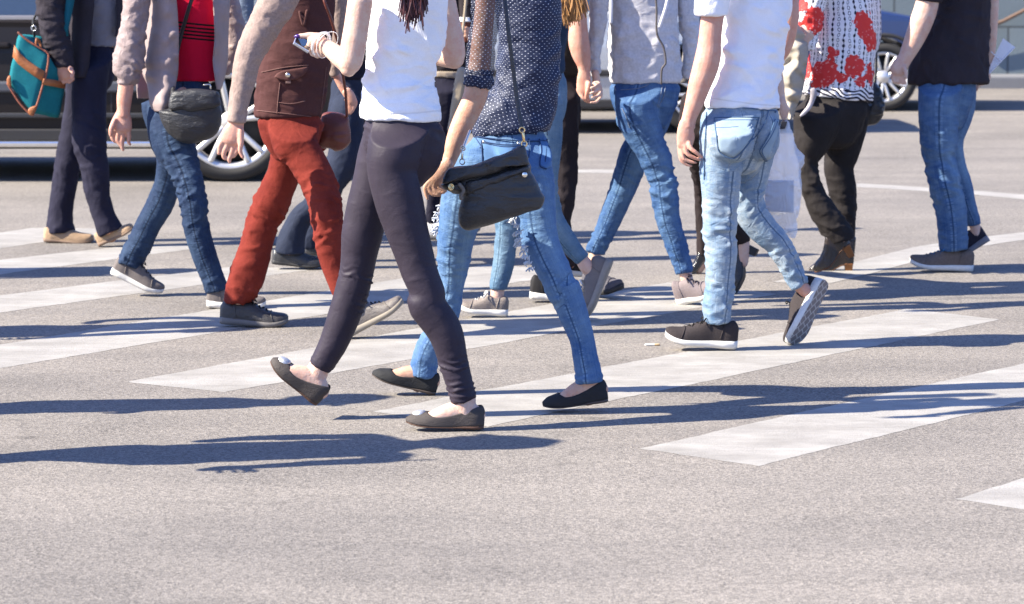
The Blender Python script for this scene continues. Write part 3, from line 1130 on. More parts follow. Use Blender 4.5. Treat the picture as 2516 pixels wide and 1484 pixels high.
    p.garment('hair_length', [p.T([('C', 30, -800, 100, -.02), ('C', 42, -520, 130, -.05), ('C', 48, -250, 105, -.09), ('C', 48, -45, 62, -.12)], 0, .5, (False, False))], HAIR_RED, .008, wrinkle=.004, lam=(.2, .012))
    p.finish(.0032)
    # bracelet (worn, loose) and phone: held things of their own
    c = p.st(('H', 1075, 520, 1), d, 1)[0]
    me = merged('bracelet', [torus('b', c, (-1, .75, .45), .036, .0042, 36, 8), torus('b', c + Vector((.010, 0, -.002)), (-1, .55, .15), .040, .0012), torus('b', c + Vector((.020, 0, .002)), (-1, .9, .75), .041, .0012)])
    solo('bracelet', me, plain('white_silver', (.78, .77, .76, 1), .22, .6, .3), 'white and silver bangles on the wrist of the hand with the phone', 'bracelet')
    a = p.st(('H', 655, 420, 1), d + .01, 1)[0]; e = p.st(('H', 905, 575, 1), d + .015, 1)[0]
    ax = (e - a); u = Vector((.2, 1, .1)); u = (u - ax.normalized() * u.dot(ax.normalized())).normalized() * .062
    nn = ax.cross(u).normalized() * .0045
    t = thing('phone', 'slim silver edged mobile phone held in front of the woman in leggings', 'phone', a)
    part('case', box_pts('case', [tuple(x) for x in (a - u - nn, e - u - nn, e - u + nn, a - u + nn, a + u * .6 - nn, e + u * .6 - nn, e + u * .6 + nn, a + u * .6 + nn)], .002), plain('silver_case', (.6, .6, .62, 1), .25, .5, .8), t)
    g = nn * 1.25
    part('screen', box_pts('screen', [tuple(x) for x in (a * .95 + e * .05 - u * .9 + g * .8, a * .05 + e * .95 - u * .9 + g * .8, a * .05 + e * .95 - u * .9 + g, a * .95 + e * .05 - u * .9 + g, a * .95 + e * .05 + u * .5 + g * .8, a * .05 + e * .95 + u * .5 + g * .8, a * .05 + e * .95 + u * .5 + g, a * .95 + e * .05 + u * .5 + g)], 0), plain('dark_glass', (.01, .01, .012, 1), .08, .6), t)
    return p
LEGGINGS = leggings_woman()

# ---------------------------------------------------------------- the woman in the dotted blouse
def dotted(name, sheer=False):
    m = M_(name, .6, .3)
    a = m.attr('limb').outputs['Vector']
    sp = m.n('ShaderNodeSeparateXYZ'); m.l(a, sp.inputs[0])
    s_, arc, _ = sp.outputs
    o = m.obj()
    pitch = .0150
    wob = m.noise(o, 16, 2)
    row = m.math('DIVIDE', m.math('ADD', s_, m.math('MULTIPLY', wob, .02)), pitch * .5)
    rf = m.math('FLOOR', row)
    odd = m.math('MULTIPLY', m.math('MODULO', m.math('ABSOLUTE', rf), 2), .5)
    colx = m.math('ADD', m.math('DIVIDE', m.math('ADD', arc, m.math('MULTIPLY', wob, .012)), pitch), odd)
    fx = m.math('SUBTRACT', m.math('FRACT', colx), .5)
    fy = m.math('SUBTRACT', m.math('FRACT', row), .5)
    d = m.math('ADD', m.math('POWER', m.math('DIVIDE', fx, .13), 2), m.math('POWER', m.math('DIVIDE', fy, .13), 2))
    dot = m.math('LESS_THAN', d, 1)
    base = m.mix(m.noise(o, 7, 3), (.008, .012, .034, 1), (.019, .027, .066, 1))
    m.color(m.mix(dot, base, (.42, .44, .50, 1)))
    n = m.bump(m.noise(m.mapping(a, (16, 9, 1)), 1, 4, .6, 1.0), .75, .012)
    m.normal(n)
    if sheer:
        al = m.math('MAXIMUM', dot, .50)
        m.l(al, m.b.inputs['Alpha'])
    return m.m

def blouse_woman():
    p = Person('woman in navy dotted blouse and ripped blue jeans walking behind a black bag', 1230, 1008, 1.68, -1, SKIN_B, HAIR_DARK, True)
    far = p.dz(970)
    mid = far * .5
    bl = p.torso([('C', 965, -100, 285), ('C', 985, 100, 276), ('C', 992, 400, 262), ('C', 985, 650, 262), ('C', 950, 850, 285), ('C', 870, 1000, 318), ('C', 838, 1065, 325), ('C', 838, 1105, 312)], mid, .66)
    p.garment('blouse', [bl], dotted('dotted_chiffon'), .007, folds={0: [(.93, .06, .007, .045, .5), (.72, .1, .008, .07, .6), (.45, .12, .006, .08, -.5), (.82, .06, .006, .05, -.6)]}, wrinkle=.003, lam=(.07, .06), seed=12)
    sl = p.arm([('C', 645, -100, 128), ('C', 632, 100, 122), ('C', 610, 300, 118), ('C', 590, 480, 115), ('C', 575, 620, 122)], -.04, .9, inner=False)
    p.garment('sleeve', [sl], dotted('dotted_sheer_chiffon', True), .006, folds={0: [(.9, .05, .006, .035, .3), (.55, .12, .005, .06, .6)]}, wrinkle=.003, lam=(.06, .05), seed=4)
    cf = p.T([('C', 575, 640, 122), ('C', 572, 690, 124), ('C', 568, 722, 118)], -.04, .92)
    p.garment('cuff', [cf], dotted('dotted_cuff'), .005, folds={0: [(.5, .04, .005, .014, .1)]}, wrinkle=.003, lam=(.014, .012))
    a0 = [('C', 640, -100, 84), ('C', 625, 100, 84), ('C', 606, 300, 86), ('C', 588, 500, 92), ('C', 568, 650, 96), ('C', 558, 750, 102), ('C', 528, 850, 99), ('C', 455, 1000, 95), ('C', 393, 1150, 86), ('C', 350, 1280, 67), ('K', 500, 470, 86)]
    p.arm(a0, -.04, .9, (False, False), True)
    d = -.06
    p.hand([('K', 505, 460, 82), ('K', 415, 565, 108), ('K', 325, 660, 112)],
           [[('K', 270, 670, 46), ('K', 205, 765, 41), ('K', 216, 850, 38), ('K', 238, 918, 27)],
            [('K', 312, 670, 47), ('K', 255, 775, 42), ('K', 305, 855, 40), ('K', 395, 868, 28)],
            [('K', 365, 650, 47), ('K', 312, 765, 43), ('K', 372, 828, 39), ('K', 450, 835, 28)],
            [('K', 415, 630, 47), ('K', 375, 745, 43), ('K', 425, 790, 38), ('K', 475, 815, 28)],
            [('K', 450, 560, 44, .03), ('K', 470, 680, 38, .05), ('K', 500, 760, 30, .06)]], d, .55)
    # jeans
    pel = p.T([('C', 832, 1060, 270), ('C', 826, 1120, 322), ('C', 820, 1170, 346), ('C', 808, 1280, 376), ('C', 800, 1400, 388), ('c', 830, 200, 330)], mid, .62, (False, False))
    near = p.leg([('C', 920, 1130, 220, .05), ('C', 960, 1280, 232), ('c', 985, 120, 207), ('c', 1022, 300, 192), ('c', 1048, 520, 172), ('c', 1078, 700, 158), ('c', 1138, 850, 147), ('c', 1212, 1000, 139), ('c', 1298, 1200, 130), ('F', 2045, 20, 102), ('F', 2110, 200, 92), ('F', 2158, 340, 80), ('F', 2180, 450, 79), ('F', 2200, 550, 84), ('F', 2208, 622, 90)], -.03)
    lead = p.leg([('C', 720, 1150, 215, -.05), ('C', 620, 1330, 215), ('c', 500, 180, 205), ('c', 440, 400, 180), ('c', 410, 600, 166), ('c', 376, 800, 143), ('c', 362, 1000, 114), ('c', 345, 1150, 104), ('c', 306, 1350, 104), ('F', 1213, 430, 82), ('F', 1182, 588, 84)], far)
    dn = denim('mid_blue_denim', C(74, 120, 184), C(168, 206, 236), .54, .5, .25)
    JEANS = p.garment('jeans', [pel, near, lead], dn, .0065, tuck=bl, folds={
        0: [(.62, .07, .004, .05, .3)],
        1: [(.36, .07, .004, .05, .4), (.56, .07, .005, .035, .5), (.97, .04, .005, .022, .1), (.18, .04, .005, .03, .3)],
        2: [(.52, .10, .0085, .032, .35), (.92, .07, .006, .03, .3), (.7, .06, .004, .03, -.3)]}, wrinkle=.0015, lam=(.06, .04), seed=21)
    f = surf(JEANS)
    pd = denim('pocket_denim', C(84, 130, 190), C(176, 210, 236), .56, .5, 9)
    pk = plain('navy_thread', C(58, 88, 138), .8)
    po = part('back_pocket', patch('back_pocket', f, 'K', [(930, 165), (1200, 215), (1425, 215), (1410, 520), (1180, 600), (945, 480)], .004), plain('pocket_cloth', C(112, 158, 212), .85, var=.3, scale=25), JEANS)
    seams(po, f, 'K', [[(930, 165), (940, 320), (945, 470)], [(960, 190), (1200, 240), (1420, 235)], [(930, 170), (1180, 215), (1425, 215)]], pk, .0010, .0055)
    for q in ((965, 185), (1410, 200)):
        part('rivet', lathe('rivet', [(0, -.003), (.004, -.003), (.006, 0), (.006, .004)], f('K', q[0], q[1], .006), 16), METAL, po)
    po = part('back_pocket', patch('back_pocket', f, 'K', [(1680, 145), (1795, 170), (1850, 400), (1835, 500), (1770, 530), (1690, 480)], .004), plain('pocket_cloth', C(112, 158, 212), .85, var=.3, scale=25), JEANS)
    seams(JEANS, f, 'K', [[(1680, 145), (1705, 300), (1685, 480), (1770, 528)], [(1545, 140), (1555, 260), (1540, 380)], [(760, 95), (1100, 140), (1440, 165), (1790, 165)]], pk, .0010, .0055)
    # frayed tears at both knees
    fr = plain('frayed_thread', (.50, .52, .55, 1), .9, .1)
    rt = [(p.st(('c', x, y, 1), far + .02, 1)[0], Vector((-1, -.2, -.5)), .013) for x, y in ((268, 440), (240, 495), (232, 530), (246, 600), (240, 640))]
    part('frayed_tear', strands('frayed_tear', rt, 10, .00028, 3, .9, .9), fr, p.root, 'white frayed tear at the front of the leading thigh and knee')
    rt = [(p.st(('c', x, y, 1), -.06 - .0004 * i, 1)[0], Vector((-.6, -.3, -.8)), .012) for i, (x, y) in enumerate(((868, 540), (885, 590), (900, 650), (915, 710), (905, 745), (945, 770), (960, 800), (975, 850), (990, 900), (1010, 950)))]
    part('frayed_tear', strands('frayed_tear', rt, 12, .00028, 8, .9, .9), fr, p.root, 'white frayed tear along the trailing knee')
    # feet
    p.bare([('F', 2200, 580, 62), ('F', 2195, 670, 60), ('F', 2205, 720, 55)], -.03)
    p.bare([('F', 1165, 540, 58), ('F', 1150, 600, 58), ('F', 1160, 640, 50)], far)
    b = leather('black_suede', (.020, .020, .021, 1), .7, .3, .2); s_l = plain('brown_sole', C(110, 95, 85), .6)
    shoe(p, 'flat', ('F', 2325, 735), ('F', 1925, 782), b, s_l, -.03, None, (.1, -.05, 1))
    shoe(p, 'flat', ('F', 1262, 695), ('F', 868, 588), b, s_l, far, None, (0, -.05, 1))
    p.finish(.0032)
    # the bag
    t = thing('shoulder_bag', 'soft black leather shoulder bag hanging at the hip of the dotted blouse woman', 'bag', p.st(('K', 1150, 1250, 1), -.16, 1)[0])
    Yb = p.Y - .2
    part('pouch', pillow('pouch', 'K', [(690, 560), (1100, 470), (1520, 430), (1570, 560), (1640, 690), (1738, 880), (1735, 965), (1660, 1045), (1450, 1110), (1200, 1190), (900, 1285), (750, 1312), (675, 1270), (648, 1190), (662, 1000), (690, 820), (610, 800)], Yb, .045, 12, 110, 2.6, .003, .08, seed=5), BLACK_LEATHER, t)
    part('flap', pillow('flap', 'K', [(500, 515), (700, 490), (880, 478), (1000, 430), (1140, 365), (1300, 300), (1440, 245), (1490, 245), (1530, 420), (1535, 478), (1300, 490), (1120, 555), (900, 620), (720, 660), (560, 690), (435, 720), (430, 690)], Yb - .036, .028, 10, 100, 2.6, .004, .06, seed=9), BLACK_LEATHER, t)
    part('side_gusset', pillow('side_gusset', 'K', [(438, 715), (560, 700), (690, 690), (720, 760), (690, 830), (560, 825), (445, 765)], Yb - .004, .032, 8, 50, 2.4, .004, .04), BLACK_LEATHER, t)
    part('fold', pillow('fold', 'K', [(720, 700), (900, 650), (1120, 590), (1300, 530), (1530, 490), (1545, 530), (1400, 600), (1200, 690), (1000, 770), (850, 815), (740, 830)], Yb - .024, .030, 8, 90, 2.4, .003, .05), BLACK_LEATHER, t)
    c = p.st(('K', 1488, 604, 1), Yb - .05 - p.Y, 1)[0]
    part('stud', lathe('stud', [(0, -.004), (.007, -.004), (.0085, -.002), (.0085, .008)], c), METAL, t)
    c = p.st(('K', 540, 760, 1), Yb - .05 - p.Y, 1)[0]
    part('snap', merged('snap', [torus('x', c, (.6, -1, .2), .0085, .003), torus('x', c, (.6, -1, .2), .004, .0025)]), GOLD, t)
    part('zip_tab', merged('zip_tab', [wire('z', [p.st(('K', x, y, 1), Yb - .05 - p.Y, 1)[0] for x, y in ((650, 730), (690, 780), (700, 820), (668, 870), (672, 910))], .006)]), plain('suede_tab', C(150, 140, 130), .8), t)
    strap = [(('C', 770, -160), -.10), (('C', 792, 0), -.14), (('C', 822, 250), -.175), (('C', 845, 440), -.18), (('C', 868, 620), -.18), (('C', 895, 830), -.19), (('C', 922, 1000), -.21), (('C', 933, 1062), -.22)]
    V, F = [], []
    q = [p.st(v + (17,), dz, .25) for v, dz in strap]
    Tube([a[0] for a in q], [a[1] for a in q], [a[2] for a in q], .02).mesh(V, F, 12)
    me = raw_mesh('strap', V, F); smooth(me); part('strap', me, leather('strap_leather', (.03, .028, .028, 1), .4, .3), t)
    c = [p.st(('K', x, y, 1), -.225, 1)[0] for x, y in ((1455, 25), (1468, 70), (1480, 170), (1483, 205))]
    part('clasp', merged('clasp', [torus('k', c[0], (0, 1, 0), .008, .0022), wire('k', [c[1], c[2]], .0042), torus('k', c[3], (.2, 1, 0), .0085, .0022)]), GOLD, t)
    c = [p.st(('K', x, y, 1), -.19, 1)[0] for x, y in ((695, 262), (688, 300), (682, 400), (684, 435))]
    part('clasp', merged('clasp', [torus('k', c[0], (.3, 1, 0), .007, .002), wire('k', [c[1], c[2]], .0035), torus('k', c[3], (.4, 1, 0), .0085, .002), wire('k', [c[0], c[0] + Vector((.02, .05, .05))], .004)]), METAL, t)
    return p
BLOUSE = blouse_woman()

# ---------------------------------------------------------------- the man in the white T-shirt
def tread_mat():
    m = M_('grey_brown_tread', .7, .3)
    o = m.obj()
    b = m.n('ShaderNodeTexBrick'); b.inputs['Scale'].default_value = 1; b.inputs['Brick Width'].default_value = .03; b.inputs['Row Height'].default_value = .024; b.inputs['Mortar Size'].default_value = .0022
    b.inputs['Color1'].default_value = (.20, .165, .15, 1); b.inputs['Color2'].default_value = (.17, .14, .128, 1); b.inputs['Mortar'].default_value = (.40, .37, .34, 1)
    mp = m.mapping(o, (1, 1, 1)); mp.node.inputs['Rotation'].default_value = (R(80), R(20), R(25))
    m.l(mp, b.inputs['Vector']); m.color(b.outputs[0])
    return m.m
def white_shirt_man():
    p = Person('man in white T-shirt and faded light blue jeans walking in black sneakers', 1730, 857, 1.76, -1, SKIN_C, HAIR_DARK)
    far = p.dz(872)
    far = -far if far < 0 else far
    mid = .05
    far = .14
    sh = p.torso([('D', 1420, -100, 262), ('D', 1395, 150, 270), ('D', 1362, 400, 262), ('D', 1325, 600, 264), ('D', 1290, 780, 300), ('D', 1276, 860, 322), ('D', 1274, 892, 322)], mid, .66)
    sl = p.arm([('D', 1080, -150, 150), ('D', 1035, 0, 142), ('D', 1018, 90, 138), ('D', 1015, 128, 136)], -.045, .95, inner=False)
    p.garment('t_shirt', [sh, sl], fabric('white_cotton_jersey', (.78, .77, .79, 1), .05, .85, .7, 1200, .1, stretch=(14, 5, 1), hem=sh.len), .007,
              folds={0: [(.62, .16, .015, .085, .7), (.82, .12, .013, .07, -.6), (.45, .14, .013, .09, .9)], 1: [(.8, .08, .004, .05, .5)]}, wrinkle=.003, lam=(.12, .07), seed=31)
    p.arm([('D', 1060, -100, 98), ('D', 1040, 60, 100), ('D', 1020, 220, 95), ('D', 1006, 360, 98), ('D', 998, 440, 106), ('D', 972, 560, 108), ('D', 925, 700, 96), ('D', 880, 850, 78), ('D', 836, 980, 62), ('D', 822, 1050, 66)], -.045, .9, (False, False), True)
    d = -.055
    p.hand([('J', 318, 470, 105), ('J', 300, 590, 122), ('J', 290, 720, 122), ('J', 275, 820, 104)],
           [[('J', 345, 780, 50, -.012), ('J', 385, 862, 46, -.02), ('J', 452, 915, 42, -.022), ('J', 535, 985, 30, -.02)],
            [('J', 290, 810, 50, -.008), ('J', 325, 930, 45, -.012), ('J', 412, 985, 40, -.012), ('J', 505, 1022, 28, -.01)],
            [('J', 240, 830, 46), ('J', 270, 985, 42), ('J', 358, 1042, 38), ('J', 452, 1062, 26)],
            [('J', 205, 830, 42, .012), ('J', 228, 1010, 36, .012), ('J', 305, 1085, 32, .012), ('J', 385, 1108, 24, .012)],
            [('J', 385, 600, 48), ('J', 405, 690, 42), ('J', 385, 790, 36), ('J', 372, 850, 30)]], d, .5)
    p.arm([('D', 1640, -120, 90), ('D', 1660, 100, 90), ('D', 1640, 300, 80), ('D', 1580, 450, 70), ('D', 1480, 480, 60), ('D', 1400, 470, 55)], mid + .2, .95, (False, False), True)
    pel = p.T([('D', 1275, 845, 255), ('D', 1270, 900, 312), ('D', 1262, 960, 324), ('D', 1238, 1080, 318), ('D', 1215, 1200, 300), ('D', 1205, 1290, 265)], mid, .68, (False, False))
    near = p.leg([('D', 1200, 960, 210, .05), ('D', 1130, 1120, 210), ('d', 985, -60, 178), ('d', 968, 30, 165), ('d', 960, 150, 154), ('d', 957, 300, 137), ('d', 952, 450, 127), ('d', 960, 600, 121), ('d', 963, 750, 117), ('d', 955, 900, 105), ('d', 945, 1050, 104), ('d', 936, 1150, 101), ('d', 936, 1232, 98)], -.03)
    rear = p.leg([('D', 1330, 980, 190, -.05), ('D', 1400, 1150, 190, -.04), ('d', 1215, -50, 150), ('d', 1185, 150, 126), ('d', 1160, 310, 116), ('d', 1180, 430, 115), ('d', 1268, 550, 110), ('d', 1368, 650, 98), ('d', 1460, 800, 86), ('d', 1515, 920, 74), ('d', 1538, 965, 70)], far)
    b1 = p.T([('D', 1200, 1000, 170), ('D', 1190, 1130, 200), ('D', 1180, 1240, 180)], -.10, .62, (False, False))
    b2 = p.T([('D', 1470, 1020, 110), ('D', 1465, 1130, 120), ('D', 1440, 1250, 115)], .0, .7, (False, False))
    dn = denim('light_blue_denim', C(110, 158, 204), C(228, 238, 242), .62, .8, -.55)
    JEANS = p.garment('jeans', [pel, near, rear, b1, b2], dn, .0065, tuck=sh, it=6, folds={
        0: [(.75, .08, .005, .04, .5)],
        1: [(.53, .11, .013, .036, .18), (.90, .08, .012, .034, .15), (.25, .06, .004, .03, .4), (.72, .08, .003, .04, .2)],
        2: [(.88, .10, .012, .036, .3), (.45, .07, .010, .04, -.5), (.2, .06, .004, .03, .5)]}, wrinkle=.002, lam=(.06, .04), seed=41)
    f = surf(JEANS)
    th = plain('faded_thread', C(104, 140, 182), .8)
    pc = plain('pocket_cloth', C(190, 214, 232), .85, var=.3, scale=22)
    po = part('back_pocket', patch('back_pocket', f, 'J', [(712, 405), (1040, 395), (1368, 398), (1320, 560), (1255, 720), (1130, 890), (985, 1000), (790, 905), (745, 660)], .004), pc, JEANS)
    seams(po, f, 'J', [[(712, 405), (745, 660), (790, 905), (985, 1000), (1130, 890), (1255, 720), (1320, 560), (1368, 398)], [(712, 408), (1040, 398), (1368, 400)], [(716, 445), (1040, 440), (1350, 440)], [(740, 555), (900, 550), (1060, 540)]], th, .0011, .005)
    po = part('back_pocket', patch('back_pocket', f, 'J', [(1600, 430), (1665, 440), (1620, 700), (1530, 900), (1490, 1035), (1440, 1020), (1375, 900), (1450, 770), (1540, 600)], .004), pc, JEANS)
    seams(po, f, 'J', [[(1600, 430), (1540, 600), (1450, 770), (1375, 900), (1450, 1030), (1490, 1035)], [(1645, 440), (1560, 640), (1470, 790), (1410, 900), (1470, 1020)]], th, .0011, .005)
    seams(JEANS, f, 'J', [[(1505, 215), (1500, 320), (1440, 500), (1320, 680), (1220, 760)], [(1130, 265), (1350, 280), (1500, 300), (1660, 310)], [(600, 330), (590, 600), (572, 900), (565, 1300)]], th, .0011, .005)
    bk = plain('black_mesh_fabric', C(84, 76, 76), .85, .15, var=.5, scale=260, bump=.6, bd=.002)
    lc = plain('black_lace', (.012, .012, .012, 1), .8)
    shoe(p, 'runner', ('d', 1078, 1408), ('d', 553, 1362), bk, WHITE_RUB, -.03, None, (0, -.12, 1), lc)
    shoe(p, 'runner', ('d', 1725, 925), ('d', 1500, 1392), bk, WHITE_RUB, far + .02, far - .06, (-1, .62, .1), lc, tread=tread_mat())
    p.bare([('d', 936, 1190, 62), ('d', 940, 1290, 58)], -.03)
    p.bare([('d', 1530, 950, 52), ('d', 1590, 1010, 50)], far)
    p.finish(.0033)
    return p
WHITE_MAN = white_shirt_man()

# ---------------------------------------------------------------- the rust trousers and brown vest
def vest_person():
    p = Person('person in rust corduroy trousers and brown vest with beige sleeves', 640, 802, 1.68, 1, SKIN_C, HAIR_GREY)
    nz = p.dz(826)
    mid = nz * .5
    vest = p.torso([('B', 810, -100, 275), ('B', 800, 150, 275), ('B', 768, 350, 285), ('B', 742, 550, 298), ('B', 715, 760, 296), ('B', 692, 920, 284), ('B', 690, 968, 284)], mid, .72)
    bv = fabric('brown_twill', C(108, 70, 68), .15, .9, .6, 700, .3, stretch=(20, 6, 1))
    VO = p.garment('vest', [vest], bv, .007, folds={0: [(.9, .10, .006, .05, .3), (.7, .1, .005, .06, -.4), (.5, .12, .005, .07, .5)]}, wrinkle=.002, lam=(.09, .07), seed=51)
    f = surf(VO)
    fb = fabric('brown_twill_flap', C(124, 84, 80), .12, .9, .3, 700, .3)
    fo = part('pocket_flap', patch('pocket_flap', f, 'B', [(578, 640), (600, 612), (640, 590), (750, 572), (860, 556), (845, 595), (810, 630), (760, 655), (690, 668), (630, 660)], .012, .005), fb, p.root)
    part('button', lathe('button', [(0, -.004), (.007, -.004), (.0095, -.001), (.0095, .004)], f('B', 690, 622, .016), 24), METAL, fo)
    part('tab', box_pts('tab', [tuple(f('B', x, y, l)) for l in (.012, .004) for x, y in ((672, 692), (715, 692), (715, 655), (672, 655))], .001), plain('tan_tab', C(165, 130, 120), .8), fo)
    sd = plain('brown_thread', C(150, 108, 100), .8)
    seams(VO, f, 'B', [[(625, 690), (612, 800), (600, 940)], [(620, 850), (720, 860), (830, 838)], [(430, 915), (700, 945), (950, 975)], [(1010, 560), (985, 760), (958, 985)], [(470, 600), (660, 560), (860, 540)]], sd, .0015, .0015)
    part('drawcord_tuft', stitch('drawcord_tuft', f, 'B', [[(790, 100), (800, 150), (815, 200)], [(850, 90), (835, 150), (820, 205)], [(800, 130), (830, 160), (825, 200)]], .006, .004), fabric('brown_cord', C(120, 82, 78), .2), VO)
    sw = fabric('beige_knit', C(208, 182, 170), .12, .92, .5, 500, .45, stretch=(16, 7, 1))
    sl = p.arm([('B', 680, -180, 165), ('B', 610, 0, 160), ('B', 515, 180, 142), ('B', 430, 330, 128), ('B', 378, 440, 118), ('B', 345, 550, 108), ('B', 308, 750, 94), ('B', 275, 920, 84), ('B', 262, 1015, 82)], nz - .16, .95)
    p.garment('sleeve', [sl], sw, .006, folds={0: [(.48, .1, .004, .05, .5), (.9, .06, .0025, .03, .1), (.2, .1, .005, .06, -.6)]}, wrinkle=.002, lam=(.08, .06), seed=6)
    sf = p.arm([('B', 1090, -150, 95), ('B', 1110, 0, 84), ('B', 1112, 200, 76), ('B', 1090, 400, 66), ('B', 1075, 560, 52), ('B', 1085, 635, 46)], .22 + mid, .95)
    p.garment('sleeve', [sf], fabric('beige_knit_far', C(208, 182, 170), .12, .92, .5, 500, .45), .007)  # far sleeve, same base colour as the near one
    d = nz - .16
    p.hand([('B', 262, 990, 66), ('B', 256, 1040, 72), ('B', 238, 1100, 94), ('B', 222, 1165, 98)],
           [[('B', 180, 1130, 40), ('B', 132, 1200, 34), ('B', 122, 1250, 28), ('B', 118, 1275, 20)],
            [('B', 205, 1170, 40), ('B', 165, 1250, 34), ('B', 158, 1295, 28), ('B', 170, 1318, 20)],
            [('B', 245, 1175, 38), ('B', 222, 1270, 33), ('B', 203, 1320, 27), ('B', 208, 1345, 20)],
            [('B', 280, 1150, 38), ('B', 278, 1220, 32), ('B', 255, 1270, 28), ('B', 240, 1300, 20)],
            [('B', 300, 1080, 40, -.01), ('B', 302, 1180, 34, -.02), ('B', 295, 1250, 28, -.02), ('B', 318, 1305, 20, -.02)]], d, .5)
    p.bare([('B', 1085, 600, 36), ('B', 1130, 700, 34), ('B', 1180, 770, 40)], .22 + mid)
    p.hand([('B', 1175, 755, 42), ('B', 1210, 810, 46), ('B', 1218, 850, 40)],
           [[('B', 1235, 800, 22), ('B', 1255, 850, 20), ('B', 1235, 900, 18), ('B', 1205, 930, 14)], [('B', 1225, 840, 22), ('B', 1235, 900, 20), ('B', 1205, 945, 15)],
            [('B', 1195, 840, 22), ('B', 1210, 900, 19), ('B', 1185, 950, 14)], [('B', 1180, 780, 20), ('B', 1170, 830, 17), ('B', 1178, 870, 13)], [('B', 1200, 860, 20), ('B', 1190, 930, 15)]], .16 + mid, .6)
    cd = fabric('rust_corduroy', C(166, 68, 54), .2, .88, .45, 800, .35, ribs=.0045, col2=C(138, 50, 40), stretch=(20, 6, 1))
    pel = p.T([('B', 715, 920, 225), ('B', 718, 990, 280), ('B', 722, 1100, 262), ('B', 740, 1200, 225)], mid, .75, (False, False))
    rear = p.leg([('B', 720, 1050, 200, .03), ('B', 720, 1200, 175), ('b', 690, 60, 150), ('b', 650, 180, 140), ('b', 600, 300, 142), ('b', 552, 420, 152), ('b', 500, 530, 138), ('b', 445, 700, 134), ('b', 390, 900, 146), ('b', 340, 1050, 147), ('b', 292, 1170, 128), ('b', 285, 1232, 118)], .0)
    near = p.leg([('B', 735, 1050, 215, .02), ('B', 760, 1200, 190), ('b', 815, 0, 160), ('b', 925, 200, 152), ('b', 990, 390, 142), ('b', 1006, 500, 134), ('b', 1026, 700, 127), ('b', 1070, 900, 112), ('b', 1140, 1100, 106), ('b', 1210, 1260, 102)], nz - .06)
    far2 = p.T([('B', 960, 820, 70), ('B', 1000, 1000, 90), ('B', 930, 1200, 90)], mid + .16, .8, (False, False))
    p.garment('trousers', [pel, rear, near, far2], cd, .0065, tuck=vest, folds={
        1: [(.5, .09, .009, .03, .4), (.93, .08, .010, .035, .3), (.72, .08, .004, .05, -.4), (.25, .07, .004, .04, .4)],
        2: [(.42, .10, .010, .03, .3), (.58, .07, .008, .035, -.3), (.12, .06, .005, .04, .5)]}, wrinkle=.0012, lam=(.07, .05), seed=55)
    bl = leather('worn_black_leather', (.032, .029, .028, 1), .4, .5)
    shoe(p, 'sneaker', ('b', 125, 1400), ('b', 690, 1432), bl, GREY_RUB, 0, None, (0, -.1, 1), plain('black_lace', (.012, .012, .012, 1), .8))
    gl = leather('grey_leather', C(140, 130, 122), .45, .4)
    shoe(p, 'sneaker', ('F', 720, 352), ('F', 1082, 150), gl, plain('dirty_rubber', C(190, 178, 160), .7), nz - .06, None, (-.2, .0, 1), plain('black_lace', (.012, .012, .012, 1), .8))
    p.bare([('b', 285, 1200, 70), ('b', 290, 1300, 62)], 0)
    p.bare([('b', 1190, 1220, 66), ('b', 1230, 1300, 60)], nz - .06)
    p.finish(.0035)
    t = thing('handbag', 'brown leather handbag hanging from the hand behind the brown vest', 'bag', p.st(('B', 1090, 1250, 1), .12 + mid, 1)[0])
    br = leather('brown_leather', C(140, 66, 50), .4, .5)
    part('pouch', pillow('pouch', 'B', [(985, 940), (1080, 930), (1160, 955), (1195, 1000), (1203, 1100), (1195, 1185), (1130, 1248), (1040, 1235), (950, 1205), (940, 1050)], p.Y + mid + .15, .05, 10, 80, 2.4, .004, .07), br, t)
    part('strap', wire('strap', [p.st(('B', x, y, 1), dz + mid, 1)[0] for x, y, dz in ((960, -160, -.15), (990, 0, -.2), (1045, 150, -.18), (1085, 280, -.14), (1130, 450, -.02), (1150, 640, .06), (1168, 760, .1), (1180, 960, .13))], .0055, 8), br, t)
    return p
VEST = vest_person()

